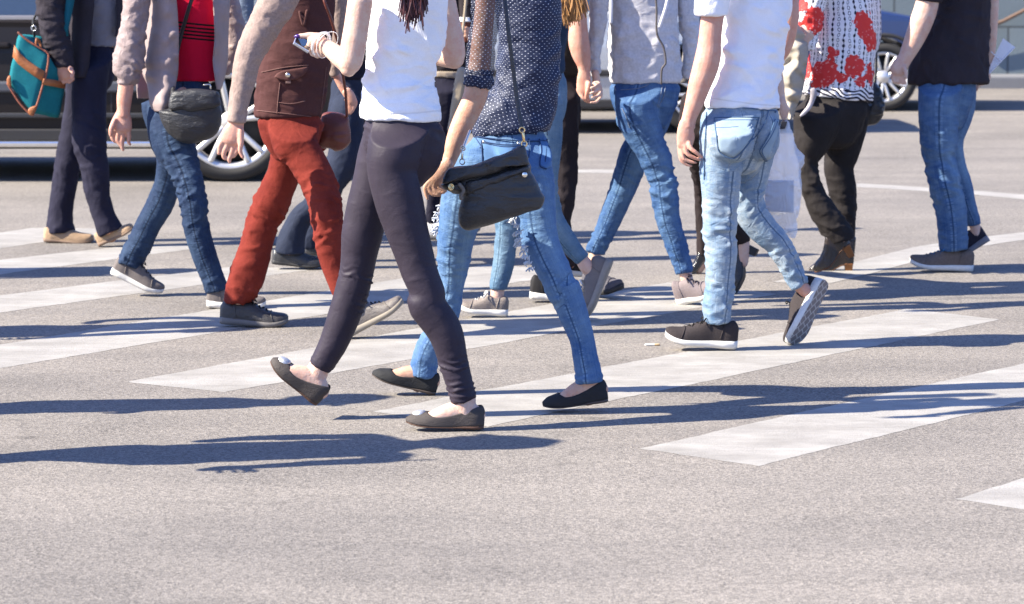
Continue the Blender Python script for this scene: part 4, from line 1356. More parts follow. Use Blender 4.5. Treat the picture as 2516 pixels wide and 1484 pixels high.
# ---------------------------------------------------------------- red top under a mauve jacket
def red_top():
    m = M_('red_knit', .8, .2)
    a = m.obj()
    sp = m.n('ShaderNodeSeparateXYZ'); m.l(a, sp.inputs[0])
    z = m.math('ADD', sp.outputs[2], m.math('MULTIPLY', sp.outputs[0], .22))
    return m, z
def jacket_person():
    p = Person('person in mauve jacket over a red top with thin black stripes and blue jeans', 450, 740, 1.66, 1, SKIN_C, HAIR_GREY)
    nz = p.dz(757); rz = p.dz(727)
    top = p.torso([('A', 1600, -100, 235), ('A', 1610, 200, 225), ('A', 1615, 450, 205), ('A', 1618, 600, 205), ('A', 1618, 668, 205)], 0, .72)
    # black stripes at the height of the ribs, drooping a little to the right
    m = M_('red_knit', .85, .12)
    o = m.obj(); sp = m.n('ShaderNodeSeparateXYZ'); m.l(o, sp.inputs[0])
    zz = m.math('ADD', sp.outputs[2], m.math('MULTIPLY', sp.outputs[0], .10))
    f = None
    for y in (207, 240, 270, 300, 330):
        c = p.st(('A', 1630, y, 1), -.16, 1)[0] - p.root.location
        e = m.math('LESS_THAN', m.math('ABSOLUTE', m.math('SUBTRACT', zz, c.z + c.x * .10)), .0038)
        f = e if f is None else m.math('MAXIMUM', f, e)
    red = m.mix(m.noise(o, 9, 3), (.52, .005, .028, 1), (.62, .008, .042, 1))
    m.color(m.mix(f, red, (.012, .01, .012, 1)))
    m.normal(m.bump(m.noise(o, 300, 2), .3, .001, m.bump(m.noise(o, 16, 3), .4, .01)))
    p.garment('top', [top], m.m, .007, wrinkle=.002, lam=(.08, .07))
    jk = fabric('mauve_nylon', C(206, 184, 180), .10, .55, .9, 700, .12, stretch=(20, 8, 1))
    sl = p.arm([('A', 1150, -150, 118), ('A', 1135, 0, 112), ('A', 1112, 180, 112), ('A', 1092, 320, 116), ('A', 1070, 470, 124), ('A', 1056, 570, 120), ('A', 1060, 640, 100), ('A', 1046, 668, 78), ('A', 1043, 702, 73)], -.17, .9)
    p.garment('jacket_sleeve', [sl], jk, .0062, folds={0: [(.62, .10, .008, .045, .5), (.85, .08, .009, .034, .25), (.3, .14, .006, .07, -.6)]}, wrinkle=.0018, lam=(.05, .09), seed=61)
    sr = p.arm([('A', 1850, -150, 95), ('A', 1885, 0, 92), ('A', 1935, 200, 88), ('A', 1950, 300, 82), ('A', 1925, 420, 72), ('A', 1890, 520, 66), ('A', 1840, 590, 60)], .17, .9)
    p.garment('jacket_sleeve', [sr], jk, .007, folds={0: [(.6, .12, .008, .05, .4)]}, wrinkle=.003, lam=(.05, .05), seed=62)
    part('jacket_front', panel(p, 'A', [(-220, 1190, 1440, .14, .0), (0, 1205, 1462, .14, 0), (200, 1200, 1478, .14, 0), (350, 1190, 1482, .13, 0), (470, 1178, 1480, .12, 0), (600, 1182, 1474, .11, 0), (700, 1222, 1456, .08, 0), (800, 1236, 1436, .05, 0), (870, 1248, 1418, .03, 0), (925, 1275, 1395, .02, 0)], -.175, .06, 18, .005, .014, .022, 4), jk, p.root)
    part('jacket_front', panel(p, 'A', [(-220, 1760, 1930, -.03, .14), (0, 1768, 1905, -.03, .14), (300, 1782, 1890, -.03, .14), (500, 1768, 1885, -.03, .13), (650, 1785, 1858, -.03, .1), (742, 1798, 1828, -.03, .05)], -.10, .02, 12, .005, .010, .03, 7), jk, p.root)
    part('jacket_back', panel(p, 'A', [(-220, 1180, 1800), (300, 1180, 1840), (560, 1130, 1820), (650, 1128, 1700), (760, 1136, 1500), (815, 1142, 1350)], .15, -.05, 16, .005, .008, .04, 9), jk, p.root)
    p.bare([('A', 1048, 640, 62), ('A', 1043, 720, 66), ('A', 1030, 820, 64), ('A', 1025, 910, 56), ('A', 1020, 960, 58)], -.17, .85)
    p.hand([('A', 1022, 930, 58), ('A', 1012, 1000, 84), ('A', 1005, 1065, 90)],
           [[('A', 955, 1040, 34), ('A', 930, 1105, 30), ('A', 935, 1150, 26), ('A', 955, 1178, 18)],
            [('A', 990, 1070, 34), ('A', 975, 1150, 30), ('A', 990, 1190, 25), ('A', 1005, 1215, 18)],
            [('A', 1025, 1075, 33), ('A', 1012, 1165, 29), ('A', 1012, 1215, 25), ('A', 1022, 1245, 17)],
            [('A', 1062, 1060, 30), ('A', 1070, 1135, 26), ('A', 1065, 1175, 22), ('A', 1080, 1198, 16)],
            [('A', 950, 1000, 34, -.02), ('A', 922, 1070, 30, -.03), ('A', 920, 1120, 25, -.03)]], -.17, .5)
    jn = denim('dark_blue_denim', C(40, 62, 98), C(96, 124, 158), .42, .5, .1)
    pel = p.T([('A', 1500, 600, 190), ('A', 1490, 680, 265), ('A', 1470, 800, 292), ('A', 1440, 950, 272), ('A', 1420, 1060, 220)], 0, .7, (False, False))
    near = p.leg([('A', 1440, 850, 215, .03), ('A', 1425, 1050, 205), ('A', 1440, 1190, 185), ('a', 1500, 50, 150), ('a', 1560, 220, 126), ('a', 1598, 400, 114), ('a', 1625, 600, 108), ('a', 1678, 800, 107), ('a', 1730, 950, 101), ('a', 1785, 1090, 98), ('a', 1800, 1142, 96)], nz)
    rear = p.leg([('A', 1430, 900, 195, -.03), ('A', 1440, 1150, 165), ('a', 1425, 80, 125), ('a', 1388, 250, 112), ('a', 1340, 390, 112), ('a', 1285, 490, 110), ('a', 1232, 590, 106), ('a', 1175, 710, 106), ('a', 1115, 820, 104), ('a', 1066, 930, 102)], rz)
    p.garment('jeans', [pel, near, rear], jn, .0065, tuck=top, folds={
        1: [(.42, .11, .013, .038, .35), (.58, .09, .009, .04, -.4), (.2, .08, .004, .04, .5), (.95, .05, .005, .03, 0)],
        2: [(.5, .09, .006, .04, .3), (.93, .07, .009, .035, .2)]}, wrinkle=.002, lam=(.06, .05), seed=66)
    gs = fabric('grey_canvas', C(150, 140, 136), .12, .9, .4, 500, .3)
    gl = plain('dark_lace', C(80, 74, 74), .8)
    shoe(p, 'sneaker', ('a', 915, 985), ('a', 1335, 1180), gs, WHITE_RUB, rz, None, (.2, -.1, 1), gl)
    shoe(p, 'sneaker', ('a', 1712, 1262), ('a', 2200, 1290), gs, WHITE_RUB, nz, None, (0, -.1, 1), gl)
    p.bare([('a', 1075, 900, 62), ('a', 1040, 1010, 58)], rz)
    p.bare([('a', 1795, 1100, 62), ('a', 1810, 1200, 58)], nz)
    p.finish(.0035)
    t = thing('hip_bag', 'rounded black leather bag with a flap hanging below the red top', 'bag', p.st(('A', 1600, 1190, 1), -.2, 1)[0])
    part('pouch', pillow('pouch', 'A', [(1400, 900), (1440, 800), (1600, 760), (1790, 775), (1832, 880), (1842, 960), (1812, 1085), (1710, 1165), (1560, 1190), (1440, 1148), (1360, 1050), (1318, 925)], p.Y - .24, .06, 11, 90, 2.4, .0022, .07, seed=4), BLACK_LEATHER, t)
    part('flap', pillow('flap', 'A', [(1425, 770), (1500, 745), (1620, 735), (1800, 756), (1822, 815), (1830, 868), (1770, 895), (1690, 915), (1580, 932), (1500, 912), (1400, 903)], p.Y - .285, .028, 8, 90, 2.6, .0012, .06, seed=8), BLACK_LEATHER, t)
    part('strap', wire('strap', [p.st(('A', x, y, 1), dz, 1)[0] for x, y, dz in ((1430, 790, -.24), (1440, 600, -.12), (1500, 300, -.08), (1620, -100, -.14), (1700, -300, -.1))], .008, 8, .4), BLACK_LEATHER, t)
    part('buckle', wire('buckle', [p.st(('A', x, y, 1), -.2, 1)[0] for x, y in ((1690, 705), (1740, 700), (1745, 735))], .003, 6), METAL, t)
    return p
JACKET = jacket_person()

# ---------------------------------------------------------------- navy trousers, dark jacket, teal bag
def navy_man():
    p = Person('man in dark jacket and navy trousers with tan slip on shoes', 210, 597, 1.74, 1, SKIN_C, HAIR_DARK)
    nz = p.dz(606)
    sh = p.torso([('A', 800, -150, 240), ('A', 815, 0, 220), ('A', 815, 200, 185), ('A', 820, 340, 165), ('A', 820, 385, 160)], 0, .8)
    p.garment('shirt', [sh], fabric('grey_blue_cotton', C(176, 174, 186), .08, .85, .7, 900, .15), .008, wrinkle=.004, lam=(.08, .06), seed=71)
    jk = fabric('charcoal_wool', C(74, 68, 76), .16, .9, .8, 600, .3, stretch=(20, 7, 1))
    sl = p.arm([('A', 450, -200, 125), ('A', 425, 0, 124), ('A', 440, 150, 122), ('A', 465, 300, 112), ('A', 498, 420, 102), ('A', 522, 500, 92), ('A', 532, 560, 88)], -.2, .9)
    p.garment('jacket_sleeve', [sl], jk, .007, folds={0: [(.55, .16, .010, .05, .4), (.85, .1, .007, .035, .2), (.25, .1, .008, .06, -.5)]}, wrinkle=.003, lam=(.05, .05), seed=72)
    part('jacket_front', panel(p, 'A', [(-300, 540, 780, .12, 0), (0, 545, 782, .12, 0), (200, 548, 765, .12, 0), (370, 560, 752, .1, 0), (500, 580, 742, .08, 0), (600, 600, 728, .05, 0), (642, 618, 716, .04, 0)], -.17, .05, 14, .006, .006, .05, 3), jk, p.root)
    part('jacket_front', panel(p, 'A', [(-300, 955, 1060, 0, .1), (0, 968, 1045, 0, .1), (180, 970, 1018, 0, .1), (300, 958, 985, 0, .1)], -.12, .01, 8, .006, .004, .05, 5), jk, p.root)
    part('jacket_back', panel(p, 'A', [(-300, 520, 1040), (200, 520, 1010), (500, 560, 960), (640, 590, 930)], .15, -.04, 10, .006, .004, .05, 6), jk, p.root)
    p.arm([('A', 1020, -150, 100), ('A', 1010, 0, 95), ('A', 960, 250, 85), ('A', 900, 420, 70)], .24, .9)
    p.hand([('A', 530, 530, 74), ('A', 532, 580, 78), ('A', 545, 620, 68)],
           [[('A', 480, 590, 32), ('A', 470, 640, 29), ('A', 488, 672, 24), ('A', 510, 660, 18)], [('A', 515, 600, 32), ('A', 508, 655, 29), ('A', 528, 684, 23), ('A', 545, 670, 18)],
            [('A', 555, 600, 32), ('A', 555, 650, 29), ('A', 575, 680, 24), ('A', 585, 665, 18)], [('A', 592, 590, 30), ('A', 598, 640, 27), ('A', 605, 672, 22), ('A', 600, 655, 16)],
            [('A', 575, 560, 30, -.03), ('A', 600, 600, 27, -.045), ('A', 590, 640, 23, -.05)]], -.2, .7)
    nv = fabric('navy_wool', C(58, 56, 76), .2, .85, .7, 800, .2, stretch=(10, 5, 1))
    pel = p.T([('A', 800, 340, 110), ('A', 790, 400, 180), ('A', 760, 520, 210), ('A', 735, 650, 205)], .02, .75, (False, False))
    rear = p.leg([('A', 720, 480, 150, .04), ('A', 690, 650, 150), ('A', 660, 900, 128), ('A', 600, 1150, 112), ('A', 560, 1350, 108), ('a', 540, 230, 106), ('a', 512, 400, 102), ('a', 500, 520, 102), ('a', 496, 600, 116), ('a', 498, 655, 124)], .04)
    near = p.leg([('A', 770, 450, 160), ('A', 750, 650, 150), ('A', 735, 900, 142), ('A', 745, 1200, 138), ('a', 780, 100, 118), ('a', 805, 300, 106), ('a', 848, 480, 98), ('a', 890, 590, 106), ('a', 918, 655, 112)], nz)
    p.garment('trousers', [pel, rear, near], nv, .008, tuck=sh, folds={1: [(.6, .12, .008, .06, .5), (.93, .06, .008, .05, .2)], 2: [(.5, .14, .010, .06, .5), (.75, .1, .005, .05, -.4)]}, wrinkle=.003, lam=(.10, .06), seed=74)
    tn = leather('tan_leather', C(222, 186, 148), .6, .35, .25)
    ts = plain('tan_rubber', C(176, 146, 122), .7)
    shoe(p, 'loafer', ('a', 362, 722), ('a', 775, 742), tn, ts, .02, None, (0, -.12, 1), wscale=1.1)
    shoe(p, 'loafer', ('a', 822, 772), ('a', 1120, 640), tn, ts, nz, None, (-.2, 0, 1), wscale=1.1)
    p.bare([('a', 498, 620, 60), ('a', 480, 690, 50)], .02)
    p.bare([('a', 915, 640, 60), ('a', 920, 700, 50)], nz)
    p.finish(.004)
    # teal shoulder bag
    Y = p.Y - .3
    q = lambda x, y, dz=0: tuple(at(*px('A', x, y), Y + dz))
    t = thing('messenger_bag', 'teal canvas bag with orange leather trim beside the man in navy trousers', 'bag', q(260, 980))
    te = fabric('teal_canvas', C(45, 158, 170), .15, .85, .5, 500, .3)
    te.node_tree  # woven canvas
    me = box_pts('pouch', [q(60, 690), q(268, 952), q(398, 440), q(152, 272), q(200, 640, .2), q(492, 985, .14), q(545, 690, .14), q(345, 292, .2)], .0)
    me = baked(me, [('SUBSURF', dict(levels=3, subdivision_type='SIMPLE')), ('SMOOTH', dict(factor=.5, iterations=2))])
    P_, N_ = get_co(me), get_no(me)
    set_co(me, P_ + N_ * (.004 * vnoise(P_ / .05, 4) + .003 * (1 - 2 * np.abs(vnoise(P_ / .04 + 3, 5))))[:, None])
    smooth(me); me.name = 'pouch'
    part('pouch', me, te, t)
    og = leather('orange_leather', C(222, 140, 88), .5, .4, .3)
    def band(pts, w, off=-.008, th=.004):
        G = []
        for x0, y0, x1, y1, dz in pts:
            G.append([q(x0, y0, dz + off), q((x0 + x1) / 2, (y0 + y1) / 2, dz + off - .002), q(x1, y1, dz + off)])
        return grid_mesh('trim', G, th)
    part('trim_band', band([(118, 372, 104, 470, 0), (165, 440, 150, 530, 0), (230, 500, 220, 585, 0), (300, 550, 285, 632, 0), (374, 592, 350, 672, 0)], 0), og, t)
    part('trim_band', band([(362, 650, 350, 700, .0), (440, 660, 435, 715, .05), (545, 685, 538, 735, .13)], 0, -.012), og, t)
    pip = [(152, 272), (250, 350), (385, 430), (402, 480), (385, 600), (345, 740), (312, 850), (280, 935), (258, 952), (160, 850), (60, 692)]
    part('piping', wire('piping', [q(x, y, -.004) for x, y in pip], .005, 8), leather('rust_piping', C(190, 105, 75), .6), t)
    for poly in ([(232, 910), (262, 885), (300, 880), (290, 920), (262, 958), (240, 945)], [(58, 650), (85, 625), (92, 680), (90, 720), (62, 700)]):
        part('corner_patch', pillow('corner_patch', 'A', poly, Y - .012, .007, 5, 30), og, t)
    part('handle', wire('handle', [q(300, 360, -.01), (q(305, 320, -.01)), q(330, 350, .02), q(340, 385, .02)], .006), og, t)
    part('strap', wire('strap', [q(285, 300, .1), q(275, 215, .1), q(300, 120, .2), q(520, -200, .35)], .006), plain('black_webbing', (.02, .02, .02, 1), .8), t)
    part('strap_ring', torus('strap_ring', q(280, 235, .09), (.3, 1, 0), .012, .003), METAL, t)
    G = [[q(x0, y, dz), q((x0 + x1) / 2, y, dz - .004), q(x1, y, dz)] for x0, x1, y, dz in ((560, 650, -250, .04), (548, 618, 0, .06), (535, 595, 120, .065), (520, 570, 230, .07), (545, 566, 300, .075))]
    part('shoulder_strap', grid_mesh('shoulder_strap', G, .003), plain('teal_webbing', C(0, 120, 140), .8), t)
    return p
NAVY = navy_man()

# ---------------------------------------------------------------- denim jacket woman behind the dotted blouse
def denim_woman():
    p = Person('fair haired woman in denim jacket and light jeans with bare ankles in taupe sneakers', 1300, 779, 1.68, -1, SKIN_A, HAIR_FAIR, True)
    rz = p.dz(790)
    jk = denim('jacket_denim', C(44, 66, 96), C(84, 112, 146), .45, .4, .9)
    t = p.torso([('C', 1180, -150, 175), ('C', 1175, 0, 172), ('C', 1160, 250, 165), ('C', 1145, 420, 142), ('C', 1140, 560, 150), ('C', 1142, 612, 152)], 0, .9)
    p.garment('jacket', [t], jk, .008, folds={0: [(.6, .15, .006, .06, .4)]}, wrinkle=.004, lam=(.08, .06), seed=81)
    a = p.arm([('C', 1080, -100, 90), ('C', 1060, 200, 90), ('C', 1060, 400, 80), ('C', 1000, 600, 70), ('C', 900, 640, 55)], .12, .9)
    p.garment('jacket_sleeve', [a], jk, .009)
    p.bare([('C', 930, 630, 40), ('C', 820, 650, 42), ('C', 780, 680, 30)], .12)
    ln = denim('pale_denim', C(92, 134, 172), C(172, 202, 222), .5, .5, .6)
    pel = p.T([('C', 1142, 560, 120), ('C', 1146, 640, 150), ('C', 1146, 760, 166), ('C', 1140, 900, 165), ('C', 1110, 1020, 140)], 0, .95, (False, False))
    fr = p.leg([('C', 1130, 800, 140, .03), ('C', 1060, 1050, 140), ('c', 960, 60, 128), ('c', 880, 300, 112), ('c', 822, 540, 104), ('c', 805, 700, 96), ('c', 785, 900, 92), ('c', 765, 1000, 84), ('c', 740, 1100, 76), ('c', 736, 1128, 74)], 0)
    re_ = p.leg([('C', 1140, 850, 140, -.03), ('C', 1130, 1150, 140), ('c', 1110, 200, 128), ('c', 1130, 400, 116), ('c', 1185, 560, 106), ('c', 1290, 700, 88), ('c', 1375, 810, 74), ('c', 1440, 882, 66)], -.1)
    p.garment('jeans', [pel, fr, re_], ln, .007, tuck=t, folds={1: [(.7, .08, .006, .035, .3), (.95, .05, .004, .03, .1)], 2: [(.6, .08, .006, .04, .3)]}, wrinkle=.0015, lam=(.06, .05), seed=83)
    bp = plain('back_pocket_denim', C(96, 134, 172), .8, .2)
    p.bare([('c', 740, 1080, 56), ('c', 730, 1160, 58), ('c', 725, 1230, 56), ('c', 720, 1290, 50)], 0)
    p.bare([('c', 1425, 870, 54), ('c', 1465, 930, 62), ('c', 1505, 985, 56), ('c', 1520, 1040, 46)], -.1)
    gl = leather('taupe_leather', C(172, 158, 148), .5, .35, .3)
    wl = plain('white_lace', (.6, .58, .55, 1), .8)
    shoe(p, 'sneaker', ('c', 818, 1340), ('c', 412, 1305), gl, WHITE_RUB, 0, None, (0, -.12, 1), wl, hscale=.82)
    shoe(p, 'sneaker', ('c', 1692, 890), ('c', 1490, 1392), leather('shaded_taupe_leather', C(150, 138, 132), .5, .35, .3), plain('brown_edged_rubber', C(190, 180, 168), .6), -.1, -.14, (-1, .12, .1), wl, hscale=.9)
    p.finish(.0042)
    p.garment('hair_length', [p.T([('C', 1215, -750, 95, -.02), ('C', 1270, -480, 100, -.06), ('C', 1320, -220, 95, -.10), ('C', 1330, -50, 70, -.12)], 0, .5, (False, False))], HAIR_FAIR, .008, wrinkle=.004, lam=(.2, .012))
    rt = [(p.st(('C', x, y, 1), -.13, 1)[0], Vector((.0, 0, -1)), l) for x, y, l in ((1270, -40, .08), (1300, -30, .09), (1330, -30, .09), (1360, -40, .08), (1390, -50, .075), (1290, 30, .05), (1320, 50, .045), (1350, 40, .05), (1400, 0, .05))]
    part('hair_ends', strands('hair_ends', rt, 60, .0006, 15, .3, .4), HAIR_FAIR, p.root)
    return p
DENIM = denim_woman()

# ---------------------------------------------------------------- the couple holding hands
def black_trousers_man():
    p = Person('man in black trousers holding hands with the person in a grey hoodie', 1340, 742, 1.78, 1, SKIN_C, HAIR_DARK)
    fz = .22
    t = p.torso([('C', 1270, -150, 200), ('C', 1265, 100, 195), ('C', 1250, 350, 180), ('C', 1245, 560, 160), ('C', 1245, 640, 160)], .05, .75)
    p.garment('t_shirt', [t], fabric('olive_cotton', C(70, 66, 62), .1, .85, .5), .009, wrinkle=.004, lam=(.1, .07))
    p.arm([('C', 1395, -120, 72), ('C', 1398, 0, 70), ('C', 1402, 180, 74), ('C', 1405, 330, 88), ('C', 1425, 440, 82), ('C', 1448, 540, 58), ('C', 1452, 610, 46)], -.10, .95, (False, False), True)
    bt = fabric('black_cotton', C(58, 50, 54), .2, .8, .8, 700, .2, stretch=(12, 5, 1))
    pel = p.T([('C', 1245, 590, 130), ('C', 1250, 680, 152), ('C', 1262, 850, 160), ('C', 1280, 1000, 150)], .05, .8, (False, False))
    l1 = p.leg([('C', 1260, 800, 145), ('C', 1280, 1050, 130), ('C', 1292, 1250, 102), ('c', 1294, 150, 94), ('c', 1290, 330, 92), ('c', 1268, 520, 82), ('c', 1215, 720, 76), ('c', 1150, 920, 66), ('c', 1118, 1045, 60)], 0)
    l2 = p.leg([('C', 1270, 850, 140), ('C', 1275, 1150, 120), ('c', 1262, 50, 100), ('c', 1240, 300, 90), ('c', 1260, 550, 80), ('c', 1300, 800, 66), ('c', 1330, 950, 58)], fz)
    p.garment('trousers', [pel, l1, l2], bt, .009, tuck=t, folds={1: [(.45, .2, .007, .07, .6), (.9, .08, .006, .04, .2)]}, wrinkle=.004, lam=(.10, .06), seed=91)
    bk = plain('black_knit_shoe', (.015, .014, .015, 1), .8, var=.3, scale=200)
    shoe(p, 'runner', ('c', 995, 1195), ('c', 1420, 1225), bk, WHITE_RUB, 0, None, (0, -.1, 1))
    shoe(p, 'runner', ('c', 1250, 1010), ('c', 1560, 1010), bk, WHITE_RUB, fz + .1, None, (0, -.1, 1))
    p.bare([('c', 1118, 1000, 40), ('c', 1100, 1110, 40)], 0)
    d = -.11
    p.hand([('C', 1452, 590, 48), ('C', 1448, 650, 58), ('C', 1448, 720, 62), ('C', 1455, 770, 54)],
           [[('C', 1490, 690, 27, -.02), ('C', 1478, 750, 26, -.03), ('C', 1468, 795, 23, -.03), ('C', 1465, 822, 16, -.03)],
            [('C', 1420, 720, 24), ('C', 1412, 770, 22), ('C', 1440, 810, 20, -.01), ('C', 1470, 830, 15, -.01)],
            [('C', 1440, 760, 24), ('C', 1450, 820, 22), ('C', 1480, 845, 18, .01)], [('C', 1465, 770, 24), ('C', 1490, 840, 22), ('C', 1510, 850, 16)],
            [('C', 1410, 700, 22), ('C', 1398, 750, 20), ('C', 1420, 790, 16)]], d, .55)
    p.finish(.0042)
    return p
BLACK = black_trousers_man()

def hoodie_person():
    p = Person('person in grey zip hoodie and blue jeans with grey sneakers', 1640, 746, 1.68, 1, SKIN_A, HAIR_DARK)
    rz = .25
    t = p.torso([('D', 452, -120, 290), ('D', 455, 100, 286), ('D', 455, 300, 290), ('D', 462, 450, 296), ('D', 468, 580, 300), ('D', 470, 650, 300), ('D', 470, 686, 296)], .08, .62)
    hg = fabric('heather_grey', (.50, .485, .50, 1), .09, .9, .7, 420, .35, stretch=(14, 6, 1))
    p.garment('hoodie', [t], hg, .007, folds={0: [(.62, .12, .010, .075, .8), (.82, .1, .008, .07, -.7), (.95, .03, .004, .03, .1)]}, wrinkle=.004, lam=(.10, .07), seed=95)
    a1 = p.arm([('D', 110, -120, 84), ('D', 95, 0, 82), ('D', 85, 150, 76), ('D', 62, 320, 62), ('D', 48, 480, 52), ('D', 55, 590, 44), ('D', 68, 625, 38)], .0, .95)
    a2 = p.arm([('D', 795, -120, 82), ('D', 808, 0, 80), ('D', 838, 180, 84), ('D', 858, 320, 80), ('D', 850, 450, 68), ('D', 826, 580, 50), ('D', 812, 650, 42)], .12, .95)
    for i, a in enumerate((a1, a2)):
        p.garment('sleeve', [a], hg, .007, folds={0: [(.6, .12, .007, .04, .4), (.9, .06, .005, .025, .2)]}, wrinkle=.003, lam=(.06, .05), seed=97 + i)
    zp = [p.st(('D', x, y, 1), -.112 + dz, 1)[0] for x, y, dz in ((552, -80, .0), (566, 60, -.004), (566, 240, -.006), (580, 310, -.007), (620, 380, -.006), (638, 460, -.008), (640, 530, -.01), (612, 565, -.012), (606, 640, -.012), (606, 694, -.012))]
    part('zip', wire('zip', zp, .0042, 6, .8), plain('zip_tape', C(120, 112, 110), .6), p.root)
    dc = plain('white_cord', (.66, .65, .66, 1), .8)
    for pts in (((190, -60, -.14), (192, 40, -.135), (186, 188, -.13)), ((668, -60, -.13), (640, 70, -.14), (590, 222, -.135))):
        part('drawcord', wire('drawcord', [p.st(('D', x, y, 1), dz, 1)[0] for x, y, dz in pts], .0065, 8, .6), dc, p.root)
    jn = denim('classic_blue_denim', C(54, 98, 162), C(146, 186, 224), .5, .6, .35)
    pel = p.T([('D', 470, 630, 220), ('D', 470, 710, 292), ('D', 468, 800, 284), ('D', 475, 900, 258), ('D', 480, 980, 210)], .08, .68, (False, False))
    fr = p.leg([('D', 420, 760, 200, .04), ('D', 400, 900, 182), ('D', 440, 1050, 168), ('D', 505, 1200, 142), ('D', 565, 1330, 128), ('d', 515, 130, 100), ('d', 545, 220, 96), ('d', 558, 350, 93), ('d', 585, 500, 90), ('d', 617, 600, 82), ('d', 648, 700, 77), ('d', 682, 800, 69), ('d', 698, 868, 66)], .0)
    re_ = p.leg([('D', 560, 800, 170, .02), ('D', 560, 950, 140), ('D', 490, 1130, 120), ('d', 345, -20, 108), ('d', 300, 100, 106), ('d', 248, 260, 96), ('d', 185, 420, 88), ('d', 122, 565, 78), ('d', 66, 680, 68), ('d', 50, 722, 66)], rz)
    JO = p.garment('jeans', [pel, fr, re_], jn, .007, tuck=t, it=5, folds={0: [(.6, .06, .006, .05, .7)], 1: [(.50, .13, .014, .036, .15), (.88, .09, .006, .03, .3), (.15, .06, .005, .05, .5)], 2: [(.55, .08, .007, .035, .4), (.95, .07, .009, .03, .3)]}, wrinkle=.002, lam=(.06, .05), seed=101)
    f = surf(JO)
    th = plain('tan_thread', C(150, 165, 190), .8)
    seams(JO, f, 'D', [[(180, 690), (280, 680), (395, 675)], [(270, 745), (390, 735), (470, 715), (515, 685)], [(615, 712), (600, 790), (572, 880)], [(640, 715), (625, 800), (580, 890)], [(280, 900), (310, 960), (345, 1060)]], th, .0011, .0015)
    gs = plain('grey_knit_shoe', C(176, 160, 160), .85, var=.25, scale=180, bump=.4)
    shoe(p, 'runner', ('d', 652, 1088), ('d', 925, 1020), gs, WHITE_RUB, 0, -.06, (.1, -.35, 1), plain('mauve_lace', C(110, 96, 100), .8), wscale=1.25)
    shoe(p, 'runner', ('d', -20, 1020), ('d', 250, 1008), plain('shaded_knit_shoe', C(120, 116, 124), .85, var=.25, scale=180), DARK_RUB, rz, rz - .1, (0, -.1, 1), wscale=1.2)  # rear shoe: the same grey knit with shade put into its colour
    p.bare([('d', 695, 830, 48), ('d', 720, 930, 46)], 0)
    p.bare([('d', 55, 690, 48), ('d', 40, 800, 46)], rz)
    d = -.06
    p.bare([('D', 60, 600, 32), ('D', 66, 660, 34), ('D', 70, 700, 36)], -.03)
    p.hand([('D', 66, 690, 40), ('D', 75, 750, 46), ('D', 80, 800, 44)],
           [[('D', 95, 690, 19, -.04), ('D', 60, 715, 18, -.075), ('D', 20, 730, 15, -.085)], [('D', 100, 725, 19, -.04), ('D', 60, 755, 18, -.075), ('D', 18, 775, 15, -.085)],
            [('D', 105, 765, 19, -.04), ('D', 70, 800, 18, -.07), ('D', 30, 808, 15, -.08)], [('D', 100, 810, 19, -.04), ('D', 65, 845, 18, -.06), ('D', 20, 850, 15, -.07)],
            [('D', 80, 690, 18, -.03), ('D', 50, 690, 16, -.06)]], d, .55)
    p.finish(.0042)
    return p
HOODIE = hoodie_person()

# ---------------------------------------------------------------- hidden walkers behind the front row
def plaid_man():
    p = Person('man in dark blue checked trousers and black dress shoes behind the brown vest', 780, 661, 1.78, 1, SKIN_C, HAIR_DARK)
    t = p.torso([('B', 1190, -150, 190), ('B', 1190, 100, 185), ('B', 1195, 400, 165), ('B', 1198, 600, 150), ('B', 1198, 660, 150)], .15, .9)
    p.garment('jacket', [t], fabric('dark_navy_wool', C(44, 44, 60), .2, .85, .6), .01, wrinkle=.004, lam=(.1, .07))
    m = fabric('checked_wool', C(62, 70, 92), .25, .85, .7, 800, .25, stretch=(12, 5, 1))
    pel = p.T([('B', 1198, 620, 120), ('B', 1185, 720, 140), ('B', 1175, 900, 150), ('B', 1160, 1100, 140)], .15, .9, (False, False))
    l1 = p.leg([('B', 1180, 900, 140), ('B', 1175, 1200, 142), ('b', 1150, 60, 135), ('b', 1040, 260, 112), ('b', 900, 430, 100), ('b', 790, 540, 98), ('b', 735, 660, 108), ('b', 712, 780, 122), ('b', 708, 830, 128)], 0)
    l2 = p.leg([('B', 1180, 950, 135), ('B', 1150, 1250, 125), ('b', 1090, 150, 112), ('b', 1010, 400, 95), ('b', 930, 600, 84), ('b', 878, 720, 76), ('b', 868, 790, 78)], .3)
    p.garment('trousers', [pel, l1, l2], m, .009, tuck=t, folds={1: [(.55, .15, .008, .06, .5)]}, wrinkle=.004, lam=(.1, .07), seed=111)
    bl = leather('polished_black_leather', (.03, .029, .029, 1), .28, .3)
    shoe(p, 'loafer', ('b', 556, 905), ('b', 990, 945), bl, DARK_RUB, 0, None, (0, -.12, 1), wscale=1.1)
    shoe(p, 'loafer', ('b', 820, 850), ('b', 1180, 880), bl, DARK_RUB, .3, None, (0, -.1, 1), wscale=1.1)
    p.bare([('b', 708, 800, 60), ('b', 680, 880, 50)], 0)
    p.bare([('b', 868, 760, 50), ('b', 870, 830, 45)], .3)
    p.finish(.008)
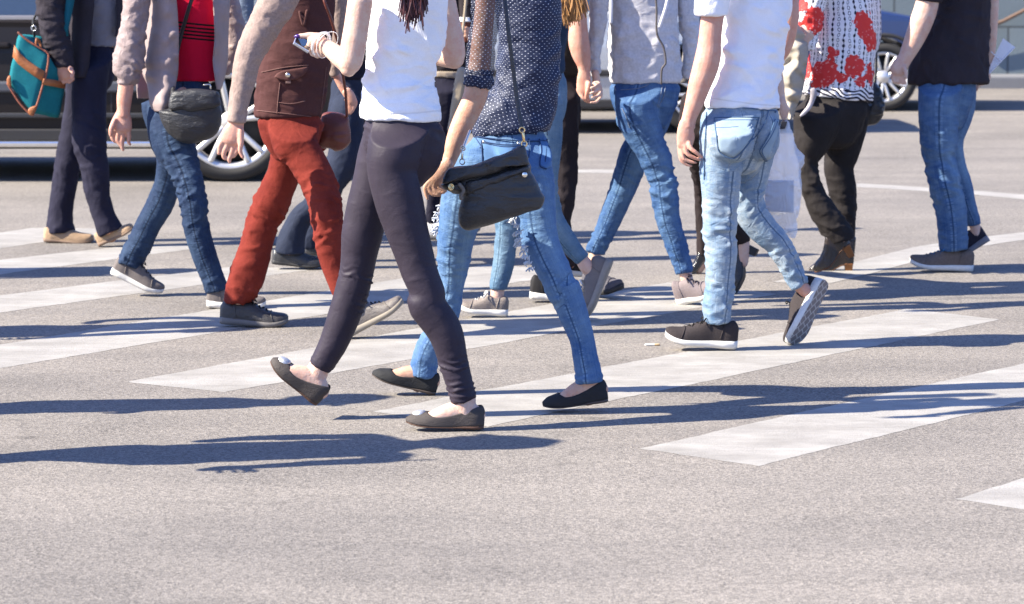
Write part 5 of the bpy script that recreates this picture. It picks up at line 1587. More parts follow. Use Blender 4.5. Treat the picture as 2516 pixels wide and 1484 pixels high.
def pale_denim_man():
    p = Person('person in a pale denim shirt walking behind the mauve jacket', 650, 612, 1.74, 1, SKIN_C, HAIR_DARK)
    sh = denim('washed_shirt_denim', C(120, 136, 158), C(170, 182, 200), .5, .4, 2.9)
    t = p.torso([('P', 662, -50, 60), ('P', 664, 60, 58), ('P', 668, 160, 52), ('P', 670, 200, 52)], .1, .8)
    p.garment('shirt', [t], sh, .01, wrinkle=.004, lam=(.1, .07))
    a = p.arm([('P', 602, -60, 24), ('P', 600, 0, 23), ('P', 606, 50, 22), ('P', 625, 100, 20), ('P', 655, 140, 17)], -.05, .95)
    p.garment('sleeve', [a], sh, .009, folds={0: [(.6, .1, .006, .05, .4)]}, wrinkle=.003, lam=(.06, .05))
    pel = p.T([('P', 676, 190, 42), ('P', 684, 220, 46), ('P', 690, 270, 44)], .1, .8, (False, False))
    l1 = p.leg([('P', 690, 240, 40), ('P', 700, 330, 32), ('P', 690, 400, 28), ('P', 655, 500, 25), ('P', 640, 585, 23)], 0)
    l2 = p.leg([('P', 694, 240, 40), ('P', 706, 330, 32), ('P', 700, 400, 28), ('P', 664, 500, 25), ('P', 648, 585, 23)], .2)
    p.garment('trousers', [pel, l1, l2], fabric('dark_grey_cotton', C(60, 56, 60), .2), .01, tuck=t, wrinkle=.004, lam=(.1, .07))
    bl = leather('dull_black_leather', (.03, .029, .029, 1), .4, .3)
    shoe(p, 'loafer', ('P', 604, 611), ('P', 664, 612), bl, DARK_RUB, 0, None, (0, -.1, 1), wscale=1.6)
    shoe(p, 'loafer', ('P', 616, 600), ('P', 674, 600), bl, DARK_RUB, .2, None, (0, -.1, 1), wscale=1.6)
    p.finish(.009)
def coffee_person():
    p = Person('person in dark jacket holding a coffee cup behind the two front women', 1075, 588, 1.72, 1, SKIN_B, HAIR_DARK)
    t = p.torso([('C', 330, -150, 215), ('C', 325, 100, 205), ('C', 318, 350, 195), ('C', 312, 520, 185), ('C', 310, 592, 185)], .1, .75)
    dk = fabric('black_brown_twill', C(66, 58, 60), .2, .8, .8, stretch=(12, 6, 1))
    p.garment('jacket', [t], dk, .009, folds={0: [(.5, .2, .007, .08, .5)]}, wrinkle=.004, lam=(.1, .07))
    a = p.arm([('C', 480, -120, 80), ('C', 478, 0, 72), ('C', 490, 160, 66), ('C', 545, 300, 56), ('C', 575, 290, 50), ('C', 560, 255, 42)], -.04, .95)
    p.garment('jacket_sleeve', [a], dk, .009, wrinkle=.003, lam=(.06, .05))
    bt = p.T([('C', 308, 585, 196), ('C', 306, 640, 200)], .1, .76, (True, True))
    p.garment('belt', [bt], plain('cream_belt', C(205, 185, 160), .6), .006)
    tr = fabric('navy_cotton', C(46, 44, 62), .2)
    pel = p.T([('C', 308, 600, 150), ('C', 306, 700, 185), ('C', 300, 900, 180)], .1, .8, (False, False))
    l1 = p.leg([('C', 290, 750, 140), ('C', 280, 1000, 125), ('c', 240, 100, 95), ('c', 205, 350, 62), ('c', 178, 560, 50), ('c', 172, 660, 50)], .0)
    l2 = p.leg([('C', 320, 750, 140), ('C', 330, 1000, 115), ('c', 340, 150, 90), ('c', 330, 400, 60), ('c', 320, 620, 50)], .25)
    p.garment('trousers', [pel, l1, l2], tr, .009, tuck=bt, wrinkle=.003, lam=(.1, .07))
    shoe(p, 'sneaker', ('c', 120, 705), ('c', 420, 712), plain('white_shoe_leather', (.55, .53, .5, 1), .5), GREY_RUB, 0, None, (0, -.1, 1), wscale=1.2)
    shoe(p, 'sneaker', ('c', 290, 650), ('c', 590, 655), plain('white_shoe_leather', (.55, .53, .5, 1), .5), GREY_RUB, .25, None, (0, -.1, 1), wscale=1.2)
    p.hand([('C', 560, 260, 36), ('C', 525, 245, 40), ('C', 500, 235, 36)],
           [[('C', 520, 215, 20), ('C', 490, 195, 20, -.01), ('C', 465, 182, 17, -.02)], [('C', 500, 235, 20), ('C', 470, 230, 19, -.03), ('C', 440, 232, 15, -.03)],
            [('C', 505, 265, 20), ('C', 475, 265, 19, -.03), ('C', 445, 268, 15, -.03)], [('C', 510, 295, 19), ('C', 480, 300, 18, -.03), ('C', 450, 302, 14, -.03)], [('C', 515, 320, 17), ('C', 488, 330, 16, -.03)]], -.06, .7)
    p.finish(.007)
    c = p.st(('C', 470, 350, 1), -.06, 1)[0]
    e = p.st(('C', 462, 170, 1), -.06, 1)[0]
    t = thing('coffee_cup', 'brown paper coffee cup with white lid between the two front women', 'cup', c)
    part('cup', blob('cup', [Tube([c, e], [.022, .031], [.022, .031], .01, (True, True))], .004, 1), plain('kraft_brown', C(150, 82, 58), .7), t)
    part('lid', merged('lid', [lathe_z('lid', [(0, .016), (.027, .016), (.029, .012), (.03, .002), (.0345, 0), (.0345, -.005), (.030, -.006)], e)]), plain('white_plastic', (.7, .69, .66, 1), .4, .5), t)
    t2 = thing('tote_bag', 'tall cream paper tote bag hanging behind the bare forearm', 'bag', p.st(('C', 390, 1030, 1), -.18, 1)[0])
    part('pouch', pillow('pouch', 'C', [(400, 580), (470, 560), (475, 700), (445, 860), (400, 990), (355, 1150), (318, 1080), (335, 950), (360, 780)], p.Y - .2, .035, 8, 70, 2.6, .003, .08), plain('cream_paper', C(222, 202, 172), .7), t2)
    part('handle', wire('handle', [p.st(('C', x, y, 1), dz, 1)[0] for x, y, dz in ((410, 590, -.2), (440, 300, -.15), (470, 0, -.14), (465, -150, -.12))], .007), plain('cream_webbing', C(222, 202, 172), .7), t2)
def lathe_z(name, prof_, c, n=32):
    V, F = [], []
    m = len(prof_)
    for i in range(n):
        a = 2 * math.pi * i / n
        for r, z in prof_:
            V.append((c[0] + r * math.cos(a), c[1] + r * math.sin(a), c[2] + z))
    for i in range(n):
        for j in range(m - 1):
            F.append((i * m + j, (i + 1) % n * m + j, (i + 1) % n * m + j + 1, i * m + j + 1))
    me = raw_mesh(name, V, F); smooth(me)
    return me
plaid_man(); pale_denim_man(); coffee_person()

# ---------------------------------------------------------------- black trousers and pumps behind the white T-shirt
def pump_woman():
    p = Person('person in black trousers and shiny black pumps behind the man in white T-shirt', 1780, 722, 1.70, -1, SKIN_A, HAIR_DARK)
    fz = p.dz(672)
    t = p.torso([('D', 1180, -150, 220), ('D', 1180, 100, 215), ('D', 1150, 350, 200), ('D', 1110, 560, 200), ('D', 1100, 660, 205)], .1, .75)
    kn = fabric('grey_fleck_knit', C(96, 90, 92), .35, .9, .6, 300, .6)
    p.garment('cardigan', [t], kn, .01, wrinkle=.004, lam=(.1, .07))
    a = p.arm([('D', 905, -120, 62), ('D', 905, 60, 60), ('D', 880, 260, 58), ('D', 830, 450, 52), ('D', 808, 600, 44), ('D', 802, 690, 40)], .0, .95)
    p.garment('sleeve', [a], fabric('pale_fleck_knit', C(170, 164, 160), .35, .9, .6, 260, .7), .008)
    bt = fabric('soft_black_cotton', C(66, 56, 56), .2, .75, .8, stretch=(12, 6, 1))
    pel = p.T([('D', 1080, 620, 160), ('D', 1050, 720, 230), ('D', 1020, 900, 240), ('D', 1000, 1050, 220)], .15, .8, (False, False))
    l1 = p.leg([('D', 960, 780, 190), ('D', 900, 1000, 150), ('D', 880, 1250, 110), ('d', 815, 60, 85), ('d', 832, 250, 66), ('d', 832, 500, 56), ('d', 832, 745, 52)], fz)
    l2 = p.leg([('D', 1100, 800, 190), ('D', 1120, 1100, 160), ('d', 1010, 120, 110), ('d', 1040, 350, 90), ('d', 1090, 520, 72), ('d', 1130, 650, 54)], .0)
    p.garment('trousers', [pel, l1, l2], bt, .009, tuck=t, folds={1: [(.55, .15, .008, .05, .5)]}, wrinkle=.004, lam=(.08, .06), seed=121)
    pl = leather('patent_black', (.012, .012, .013, 1), .12, .25, .6)
    shoe(p, 'heel', ('d', 900, 850), ('d', 700, 872), pl, DARK_RUB, fz, None, (0, -.1, 1), hscale=.6)
    shoe(p, 'heel', ('d', 1240, 690), ('d', 1075, 1025), pl, DARK_RUB, 0, None, (-1, .25, -.2), hscale=.75, wscale=1.15)
    p.bare([('d', 832, 700, 40), ('d', 822, 800, 38), ('d', 800, 850, 30)], fz)
    p.bare([('d', 1128, 620, 44), ('d', 1130, 710, 44), ('d', 1125, 800, 36)], 0)
    p.arm([('D', 1450, -120, 80), ('D', 1500, 200, 74), ('D', 1540, 500, 62), ('D', 1580, 720, 48), ('D', 1600, 840, 38)], .12, .95, (False, False), True)
    p.hand([('D', 1600, 830, 38), ('D', 1615, 880, 42), ('D', 1620, 930, 38)],
           [[('D', 1635, 870, 20), ('D', 1660, 900, 18), ('D', 1655, 940, 15)], [('D', 1635, 910, 20), ('D', 1648, 960, 18), ('D', 1628, 990, 14)], [('D', 1620, 930, 20), ('D', 1630, 985, 17), ('D', 1610, 1005, 13)],
            [('D', 1605, 930, 18), ('D', 1612, 985, 16)], [('D', 1600, 880, 18), ('D', 1592, 940, 16), ('D', 1600, 975, 13)]], .1, .6)
    p.finish(.007)
    t = thing('carrier_bag', 'translucent white plastic carrier bag hanging beside the black trousers', 'bag', p.st(('d', 1400, 620, 1), .08, 1)[0])
    m = M_('thin_white_plastic', .35, .5)
    m.color((.80, .82, .86, 1)); m.b.inputs['Alpha'].default_value = .50
    o = m.obj(); m.normal(m.bump(m.noise(m.mapping(o, (22, 4, 2.2)), 2, 4, .6, .5), .7, .015))
    part('pouch', pillow('pouch', 'd', [(1425, -235), (1455, -225), (1490, -110), (1515, -40), (1560, 0), (1568, 50), (1540, 130), (1535, 300), (1512, 520), (1495, 618), (1440, 590), (1380, 520), (1300, 440), (1255, 370), (1250, 210), (1280, 80), (1330, -60), (1390, -190)], p.Y + .1, .055, 10, 110, 2.2, .006, .05, seed=6), m.m, t)
    part('contents', box_pts('contents', [tuple(at(*px('d', x, y), p.Y + z)) for z in (.075, .125) for x, y in ((1285, 420), (1490, 430), (1492, 195), (1282, 192))], .004), plain('pale_blue_box', C(150, 170, 215), .6), t)
    part('grip', box_pts('grip', [tuple(at(*px('D', x, y), p.Y + z)) for z in (.06, .10) for x, y in ((1588, 1068), (1632, 1068), (1652, 1005), (1600, 1005))], .003), plain('black_grip', (.02, .02, .025, 1), .5), t)
pump_woman()

# ---------------------------------------------------------------- patterned blouse
def print_material():
    m = M_('floral_print', .7, .25)
    at_ = m.attr('limb').outputs['Vector']
    o = m.obj()
    sp = m.n('ShaderNodeSeparateXYZ'); m.l(at_, sp.inputs[0])
    s_, arc, _ = sp.outputs
    so = m.n('ShaderNodeSeparateXYZ'); m.l(o, so.inputs[0])
    hz = so.outputs[2]
    wob = m.noise(o, 11, 2)
    x = m.math('ADD', arc, m.math('MULTIPLY', m.math('SUBTRACT', wob, .5), .03))
    pitch = .0215
    u = m.math('FRACT', m.math('DIVIDE', x, pitch)); v = m.math('FRACT', m.math('DIVIDE', s_, .024)); v2 = m.math('FRACT', m.math('DIVIDE', s_, .024))
    odd = m.math('MODULO', m.math('ABSOLUTE', m.math('FLOOR', m.math('DIVIDE', x, pitch))), 2)
    cx = m.math('SUBTRACT', u, .5); cy = m.math('SUBTRACT', v, .5)
    d = m.math('ADD', m.math('POWER', m.math('DIVIDE', cx, .20), 2), m.math('POWER', m.math('DIVIDE', cy, .34), 2))
    solid = m.math('LESS_THAN', d, 1)
    ring = m.math('LESS_THAN', m.math('ABSOLUTE', m.math('SUBTRACT', d, 1.0)), .42)
    thread = m.math('LESS_THAN', m.math('ABSOLUTE', cx), .045)
    e1 = m.math('MAXIMUM', m.math('MULTIPLY', solid, m.math('LESS_THAN', odd, .5)), m.math('MULTIPLY', ring, m.math('GREATER_THAN', odd, .5)))
    e1 = m.math('MAXIMUM', e1, m.math('MULTIPLY', thread, m.math('LESS_THAN', odd, .5)))
    # wavy zebra bands near the hem
    wv = m.math('SINE', m.math('MULTIPLY', m.math('ADD', m.math('ADD', s_, m.math('MULTIPLY', arc, .28)), m.math('MULTIPLY', m.noise(o, 9, 2), .09)), 330))
    zeb = m.math('GREATER_THAN', wv, 0.05)
    base = p_root_z
    low = m.math('LESS_THAN', m.math('ADD', hz, m.math('MULTIPLY', m.noise(o, 20, 2), .05)), base)
    blk = m.mix(low, e1, zeb)
    c = m.mix(blk, (.74, .72, .73, 1), (.014, .014, .03, 1))
    # big red blossoms at their places on the cloth
    ft = None
    wn = m.n('ShaderNodeTexNoise'); wn.inputs['Scale'].default_value = 26; wn.inputs['Detail'].default_value = 3; m.l(o, wn.inputs['Vector'])
    vo = m.n('ShaderNodeTexNoise'); vo.inputs['Scale'].default_value = 75; vo.inputs['Detail'].default_value = 1; m.l(o, vo.inputs['Vector'])
    for (fx, fz, r, k) in FLOWERS:
        a = m.math('SUBTRACT', so.outputs[0], fx); b = m.math('MULTIPLY', m.math('SUBTRACT', hz, fz), k)
        q = m.math('SQRT', m.math('ADD', m.math('MULTIPLY', a, a), m.math('MULTIPLY', b, b)))
        q = m.math('ADD', q, m.math('MULTIPLY', m.math('SUBTRACT', wn.outputs[0], .5), .06))
        q = m.math('ADD', q, m.math('MULTIPLY', m.math('SUBTRACT', vo.outputs[0], .5), .018))
        e = m.math('LESS_THAN', q, r)
        ft = e if ft is None else m.math('MAXIMUM', ft, e)
    vein = m.math('GREATER_THAN', vo.outputs[0], .64)
    rc = m.mix(m.math('MULTIPLY', vein, .75), (.62, .04, .035, 1), (.74, .30, .27, 1))
    c = m.mix(ft, c, rc)
    m.color(c)
    m.normal(m.bump(m.noise(m.mapping(at_, (14, 9, 1)), 1, 4, .6, .8), .6, .012))
    return m.m
def print_woman():
    global p_root_z, FLOWERS
    p = Person('woman in white blouse printed with black dots and red flowers and black trousers', 2050, 676, 1.64, -1, SKIN_A, HAIR_GREY)
    t = p.torso([('E', 620, -120, 265), ('E', 640, 100, 262), ('E', 640, 300, 268), ('E', 622, 480, 276), ('E', 602, 640, 284), ('E', 588, 760, 296), ('E', 582, 815, 290)], .1, .72)
    b = p.root.location
    def loc(x, y, dz=-.1):
        q = p.st(('E', x, y, 1), dz, 1)[0] - b
        return q.x, q.z
    p_root_z = loc(600, 700)[1]
    FLOWERS = []
    for x, y, r, k in ((500, 620, 115, 1.0), (350, 560, 60, .6), (740, 560, 88, 1.0), (820, 200, 75, .7), (885, 330, 55, .45), (560, 450, 45, .8), (460, 700, 60, 1.2), (640, 660, 60, 1.5), (800, 690, 50, 1.2), (400, 170, 95, .9), (310, 230, 60, .8), (300, 60, 40, .8), (885, 640, 40, .5)):
        fx, fz = loc(x, y)
        FLOWERS.append((fx, fz, r * S0 * (p.Y * CP) / FOC, k))
    pm = print_material()
    p.garment('blouse', [t], pm, .008, folds={0: [(.94, .05, .007, .05, .4), (.7, .12, .006, .08, .5)]}, wrinkle=.004, lam=(.09, .06), seed=131)
    sl = p.arm([('E', 430, -140, 110), ('E', 390, -20, 108), ('E', 365, 100, 108), ('E', 350, 210, 100), ('E', 345, 290, 82), ('E', 345, 370, 68), ('E', 342, 410, 62)], -.02, .9)
    p.garment('sleeve', [sl], pm, .007, folds={0: [(.7, .10, .010, .04, .4), (.95, .05, .008, .022, .1)]}, wrinkle=.004, lam=(.05, .05), seed=132)
    s2 = p.arm([('E', 860, -140, 80), ('E', 880, 100, 66), ('E', 888, 300, 58), ('E', 872, 430, 44)], .14, .9)
    p.garment('sleeve', [s2], pm, .008)
    p.bare([('E', 330, 260, 80), ('E', 290, 330, 82), ('E', 250, 390, 70), ('E', 222, 420, 50)], -.03)
    p.bare([('E', 250, 410, 66), ('E', 200, 350, 60, .04), ('E', 170, 290, 48, .08), ('E', 160, 230, 44, .1), ('E', 165, 190, 40, .12)], -.03)
    kn = [p.st(('E', x, y, 1), -.16, 1)[0] for x, y in ((378, 740), (385, 775), (372, 830), (345, 890), (300, 940), (275, 962))]
    part('tie', merged('tie', [Tube_mesh(kn, [.012, .015, .011, .010, .008, .004], .5)]), fabric('tie_cloth', (.55, .5, .52, 1), .75, .8, .8), p.root)
    bt = fabric('matt_black_cotton', (.022, .0185, .018, 1), .2, .8, .7, stretch=(12, 5, 1))
    pel = p.T([('E', 575, 740, 210), ('E', 560, 840, 272), ('E', 545, 960, 272), ('E', 540, 1080, 240)], .1, .75, (False, False))
    l2 = p.leg([('E', 430, 900, 210), ('E', 400, 1060, 190), ('E', 350, 1250, 130), ('e', 338, 80, 78), ('e', 345, 200, 82), ('e', 385, 340, 92), ('e', 450, 460, 112), ('e', 540, 590, 118), ('e', 610, 690, 112), ('e', 625, 730, 104)], -.02)
    l1 = p.leg([('E', 640, 900, 210), ('E', 630, 1100, 185), ('E', 608, 1300, 140), ('e', 590, 100, 126), ('e', 618, 280, 118), ('e', 650, 480, 88), ('e', 662, 640, 70), ('e', 662, 720, 66)], .2)
    p.garment('trousers', [pel, l2, l1], bt, .008, tuck=t, folds={1: [(.5, .1, .012, .05, .4), (.85, .1, .008, .05, .4)], 2: [(.7, .12, .008, .05, .3)]}, wrinkle=.003, lam=(.09, .07), seed=135)
    bl = leather('glossy_brown_black', (.022, .015, .012, 1), .22, .3)
    hb = plain('stacked_heel', C(190, 122, 66), .5, .4)
    shoe(p, 'heel', ('e', 728, 838), ('e', 395, 992), bl, plain('brown_sole', C(130, 84, 52), .5), -.02, None, (.3, -.1, 1), heel_mat=hb)
    shoe(p, 'heel', ('e', 705, 1012), ('e', 345, 985), bl, plain('brown_sole', C(130, 84, 52), .5), .2, None, (0, -.1, 1), heel_mat=hb)
    p.finish(.0042)
    t2 = thing('cream_jacket', 'cream jacket folded over the arm of the woman in the printed blouse', 'jacket', p.st(('E', 200, 980, 1), -.05, 1)[0])
    G = panel(p, 'E', [(180, 170, 235), (245, 145, 285), (330, 138, 325), (450, 128, 335), (560, 112, 322), (680, 105, 306), (800, 122, 278), (880, 140, 240), (960, 170, 215), (990, 182, 195)], -.07, .07, 22, .006, .05, .028, 12)
    part('cloth', G, fabric('cream_linen', C(238, 226, 206), .08, .85, .5), t2)
    G = panel(p, 'E', [(240, 150, 270), (400, 130, 330), (600, 112, 318), (780, 120, 282), (900, 150, 235)], -.005, -.03, 16, .006, .04, .03, 15)
    part('lining', G, fabric('beige_lining', C(214, 198, 178), .08, .85, .5), t2)
    t3 = thing('black_handbag', 'drooping black leather handbag behind the black trousers and printed blouse', 'bag', p.st(('E', 880, 1040, 1), .2, 1)[0])
    part('pouch', pillow('pouch', 'E', [(860, 690), (900, 690), (935, 740), (965, 850), (965, 930), (925, 1000), (830, 1042), (782, 1022), (790, 930), (830, 800)], p.Y + .26, .07, 9, 70, 2.3, .006, .05), BLACK_LEATHER, t3)
    part('strap', wire('strap', [p.st(('E', x, y, 1), dz, 1)[0] for x, y, dz in ((890, 700, .26), (900, 450, .3), (880, 100, .3), (860, -150, .25))], .008), BLACK_LEATHER, t3)
def Tube_mesh(pts, r, fl=1.0):
    V, F = [], []
    Tube(pts, r, [x * fl for x in r], .008).mesh(V, F, 10)
    return raw_mesh('x', V, F)
print_woman()

# ---------------------------------------------------------------- black T-shirt and clear folder
def folder_man():
    p = Person('man in loose black T-shirt and blue jeans with blue laced grey sneakers', 2310, 667, 1.78, -1, SKIN_A, HAIR_DARK)
    fz = .15
    t = p.torso([('E', 1640, -120, 215), ('E', 1635, 0, 212), ('E', 1610, 200, 240), ('E', 1560, 400, 290), ('E', 1520, 560, 325), ('E', 1506, 650, 338), ('E', 1504, 692, 336)], .08, .68)
    bt = fabric('faded_black_cotton', C(74, 66, 72), .15, .85, .7, stretch=(7, 9, 1))
    p.garment('t_shirt', [t], bt, .008, folds={0: [(.75, .2, .008, .09, 1.2), (.5, .15, .008, .09, -1.0)]}, wrinkle=.005, lam=(.2, .05), seed=141)
    sl = p.arm([('E', 1360, -140, 125), ('E', 1345, -60, 120), ('E', 1335, 12, 118)], -.06, .95, inner=False)
    p.garment('sleeve', [sl], bt, .007)
    p.arm([('E', 1345, -120, 95), ('E', 1325, 30, 97), ('E', 1285, 160, 98), ('E', 1235, 290, 88), ('E', 1185, 400, 74), ('E', 1145, 480, 62), ('E', 1130, 510, 60)], -.06, .9, (False, False), True)
    p.hand([('E', 1138, 490, 60), ('E', 1100, 545, 70), ('E', 1078, 595, 66)],
           [[('E', 1050, 590, 26), ('E', 1040, 640, 23), ('E', 1050, 675, 19), ('E', 1062, 690, 14)], [('E', 1075, 610, 27), ('E', 1075, 655, 24), ('E', 1085, 685, 19), ('E', 1098, 692, 14)],
            [('E', 1100, 610, 26), ('E', 1105, 655, 23), ('E', 1118, 688, 18), ('E', 1135, 694, 13)], [('E', 1120, 600, 24), ('E', 1130, 645, 21), ('E', 1142, 680, 16), ('E', 1150, 698, 12)],
            [('E', 1135, 555, 26, -.02), ('E', 1150, 610, 22, -.03), ('E', 1148, 650, 17, -.03)]], -.07, .55)
    p.arm([('E', 1830, -140, 80), ('E', 1850, 0, 70), ('E', 1850, 200, 62), ('E', 1840, 420, 52), ('E', 1810, 590, 44)], .2, .9, (False, False), True)
    p.hand([('E', 1815, 580, 44), ('E', 1800, 640, 46), ('E', 1770, 680, 40)], [[('E', 1830, 610, 20), ('E', 1845, 640, 18), ('E', 1830, 665, 14)], [('E', 1790, 680, 20), ('E', 1770, 700, 18), ('E', 1750, 705, 14)], [('E', 1765, 690, 20), ('E', 1745, 725, 18), ('E', 1730, 755, 14)], [('E', 1750, 680, 18), ('E', 1735, 720, 16)], [('E', 1810, 660, 20), ('E', 1800, 690, 17)]], .2, .6)
    jn = denim('worn_blue_denim', C(60, 104, 164), C(156, 192, 224), .52, .7, .1)
    pel = p.T([('E', 1500, 620, 190), ('E', 1495, 710, 232), ('E', 1480, 850, 222), ('E', 1470, 960, 190)], .08, .8, (False, False))
    l1 = p.leg([('E', 1440, 720, 195, .03), ('E', 1420, 860, 172), ('E', 1418, 1050, 164), ('E', 1425, 1250, 142), ('e', 1440, 50, 126), ('e', 1462, 200, 136), ('e', 1510, 400, 131), ('e', 1536, 600, 124), ('e', 1544, 800, 116)], 0)
    l2 = p.leg([('E', 1590, 720, 140), ('E', 1590, 900, 130), ('E', 1500, 1150, 130), ('e', 1520, 50, 120), ('e', 1590, 220, 98), ('e', 1655, 430, 80), ('e', 1700, 545, 66), ('e', 1712, 595, 62)], fz)
    hip = p.T([('E', 1640, 700, 60), ('E', 1660, 760, 58), ('E', 1620, 850, 50)], .18, .9, (False, False))
    p.garment('jeans', [pel, l1, l2, hip], jn, .007, tuck=t, folds={1: [(.55, .14, .014, .05, .5), (.93, .06, .006, .035, .1), (.25, .1, .006, .06, .5)]}, wrinkle=.0025, lam=(.08, .05), seed=145)
    gs = fabric('grey_mesh', C(146, 132, 124), .1, .85, .3, 400, .4)
    shoe(p, 'runner', ('e', 1705, 970), ('e', 1178, 938), gs, WHITE_RUB, 0, None, (0, -.12, 1), plain('blue_lace', C(40, 150, 220), .7), wscale=.95)
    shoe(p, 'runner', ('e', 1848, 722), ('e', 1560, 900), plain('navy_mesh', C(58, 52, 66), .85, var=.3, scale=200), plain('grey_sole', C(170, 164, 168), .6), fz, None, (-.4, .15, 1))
    p.bare([('e', 1544, 760, 60), ('e', 1550, 870, 54)], 0)
    p.bare([('e', 1712, 570, 46), ('e', 1740, 680, 44)], fz)
    p.finish(.0042)
    t2 = thing('clear_folder', 'clear plastic folder sticking out beside the black T-shirt', 'folder', p.st(('E', 1850, 600, 1), .16, 1)[0])
    m = M_('clear_plastic', .2, .5); m.color((.75, .74, .80, 1)); m.b.inputs['Alpha'].default_value = .55
    q = lambda x, y, dz: tuple(p.st(('E', x, y, 1), dz, 1)[0])
    part('sleeve_sheet', box_pts('sleeve_sheet', [q(1800, 640, .16), q(1848, 612, .17), q(2056, 392, .19), q(1955, 316, .19), q(1800, 640, .164), q(1848, 612, .174), q(2056, 392, .194), q(1955, 316, .194)], .0006), m.m, t2)
    part('fold_edge', wire('fold_edge', [q(1856, 430, .155), q(1940, 505, .16)], .0022, 6), plain('pale_plastic_edge', (.7, .7, .74, 1), .3), t2)
    part('fold_edge', wire('fold_edge', [q(1845, 606, .165), q(1950, 498, .178), q(2050, 396, .186)], .0018, 6), plain('pale_plastic_edge', (.7, .7, .74, 1), .3), t2)
folder_man()

# ------------------------------------------------------------------ vehicles
def car_paint(name, col, rough=.22, coat=.6, metal=.0, spec=.5):
    m = M_(name, rough, spec)
    m.b.inputs['Coat Weight'].default_value = coat; m.b.inputs['Coat Roughness'].default_value = .06
    m.b.inputs['Metallic'].default_value = metal
    o = m.obj()
    n = m.noise(o, 2.2, 5, .6)
    m.color(m.mix(n, tuple(x * .9 for x in col[:3]) + (1,), tuple(min(.95, x * 1.1) for x in col[:3]) + (1,)))
    dirt = m.noise(o, 14, 5, .7)
    m.l(m.math('MULTIPLY_ADD', dirt, .18, rough - .07), m.b.inputs['Roughness'])
    m.normal(m.bump(m.noise(o, 1.6, 2), .12, .03))
    return m.m
TYRE = plain('tyre_rubber', (.035, .033, .031, 1), .85, .2, scale=60)
ALLOY = plain('alloy', (.62, .60, .57, 1), .3, .5, .55)
GLASS = plain('tinted_glass', (.03, .045, .07, 1), .05, .6, coat=.4)
DARKTRIM = plain('dark_trim', (.03, .028, .027, 1), .55, .3)
CHROME = plain('chrome_strip', (.72, .71, .70, 1), .15, .5, .9)

def wheel(par, x, y, R_, rim, spokes, wide=.1, sgn=-1):
    """y = the outer face; the wheel is lathed about Y"""
    w = part('wheel', lathe('tyre', [(rim * .97, sgn * -.02), (rim, sgn * .012), (R_ * .86, sgn * .022), (R_ * .96, sgn * .006), (R_, sgn * -.02), (R_, sgn * -.20), (R_ * .95, sgn * -.22), (rim, sgn * -.22)], (x, y, R_), 64), TYRE, par)
    ms = [lathe('rim', [(rim * .86, sgn * -.035), (rim * .89, sgn * .002), (rim * .97, sgn * .008), (rim * 1.0, sgn * .004), (rim * 1.0, sgn * -.03)], (x, y, R_), 64)]
    for i in range(spokes):
        a0 = 2 * math.pi * i / spokes + .3
        for da in (-.15, .15):
            a = a0 + da * .55; b = a0 + da * 1.3
            p0 = Vector((x + .045 * math.cos(a), y - sgn * .02 + 0, R_ + .045 * math.sin(a)))
            p1 = Vector((x + rim * .9 * math.cos(b), y + sgn * .0, R_ + rim * .9 * math.sin(b)))
            V, F = [], []
            t = Tube([p0, (p0 + p1) / 2 + Vector((0, sgn * .004, 0)), p1], [rim * .062] * 3, [.014] * 3, .05)
            t.mesh(V, F, 10)
            ms.append(raw_mesh('spoke', V, F))
    part('rim', merged('rim', ms), ALLOY, w)
    part('hub', lathe('hub', [(.0, sgn * .006), (.05, sgn * .004), (.06, sgn * -.01), (.06, sgn * -.05)], (x, y, R_), 32), ALLOY, w)
    part('disc', lathe('disc', [(.0, sgn * -.07), (rim * .86, sgn * -.07), (rim * .86, sgn * -.19)], (x, y, R_), 40), DARKTRIM, w)
    return w

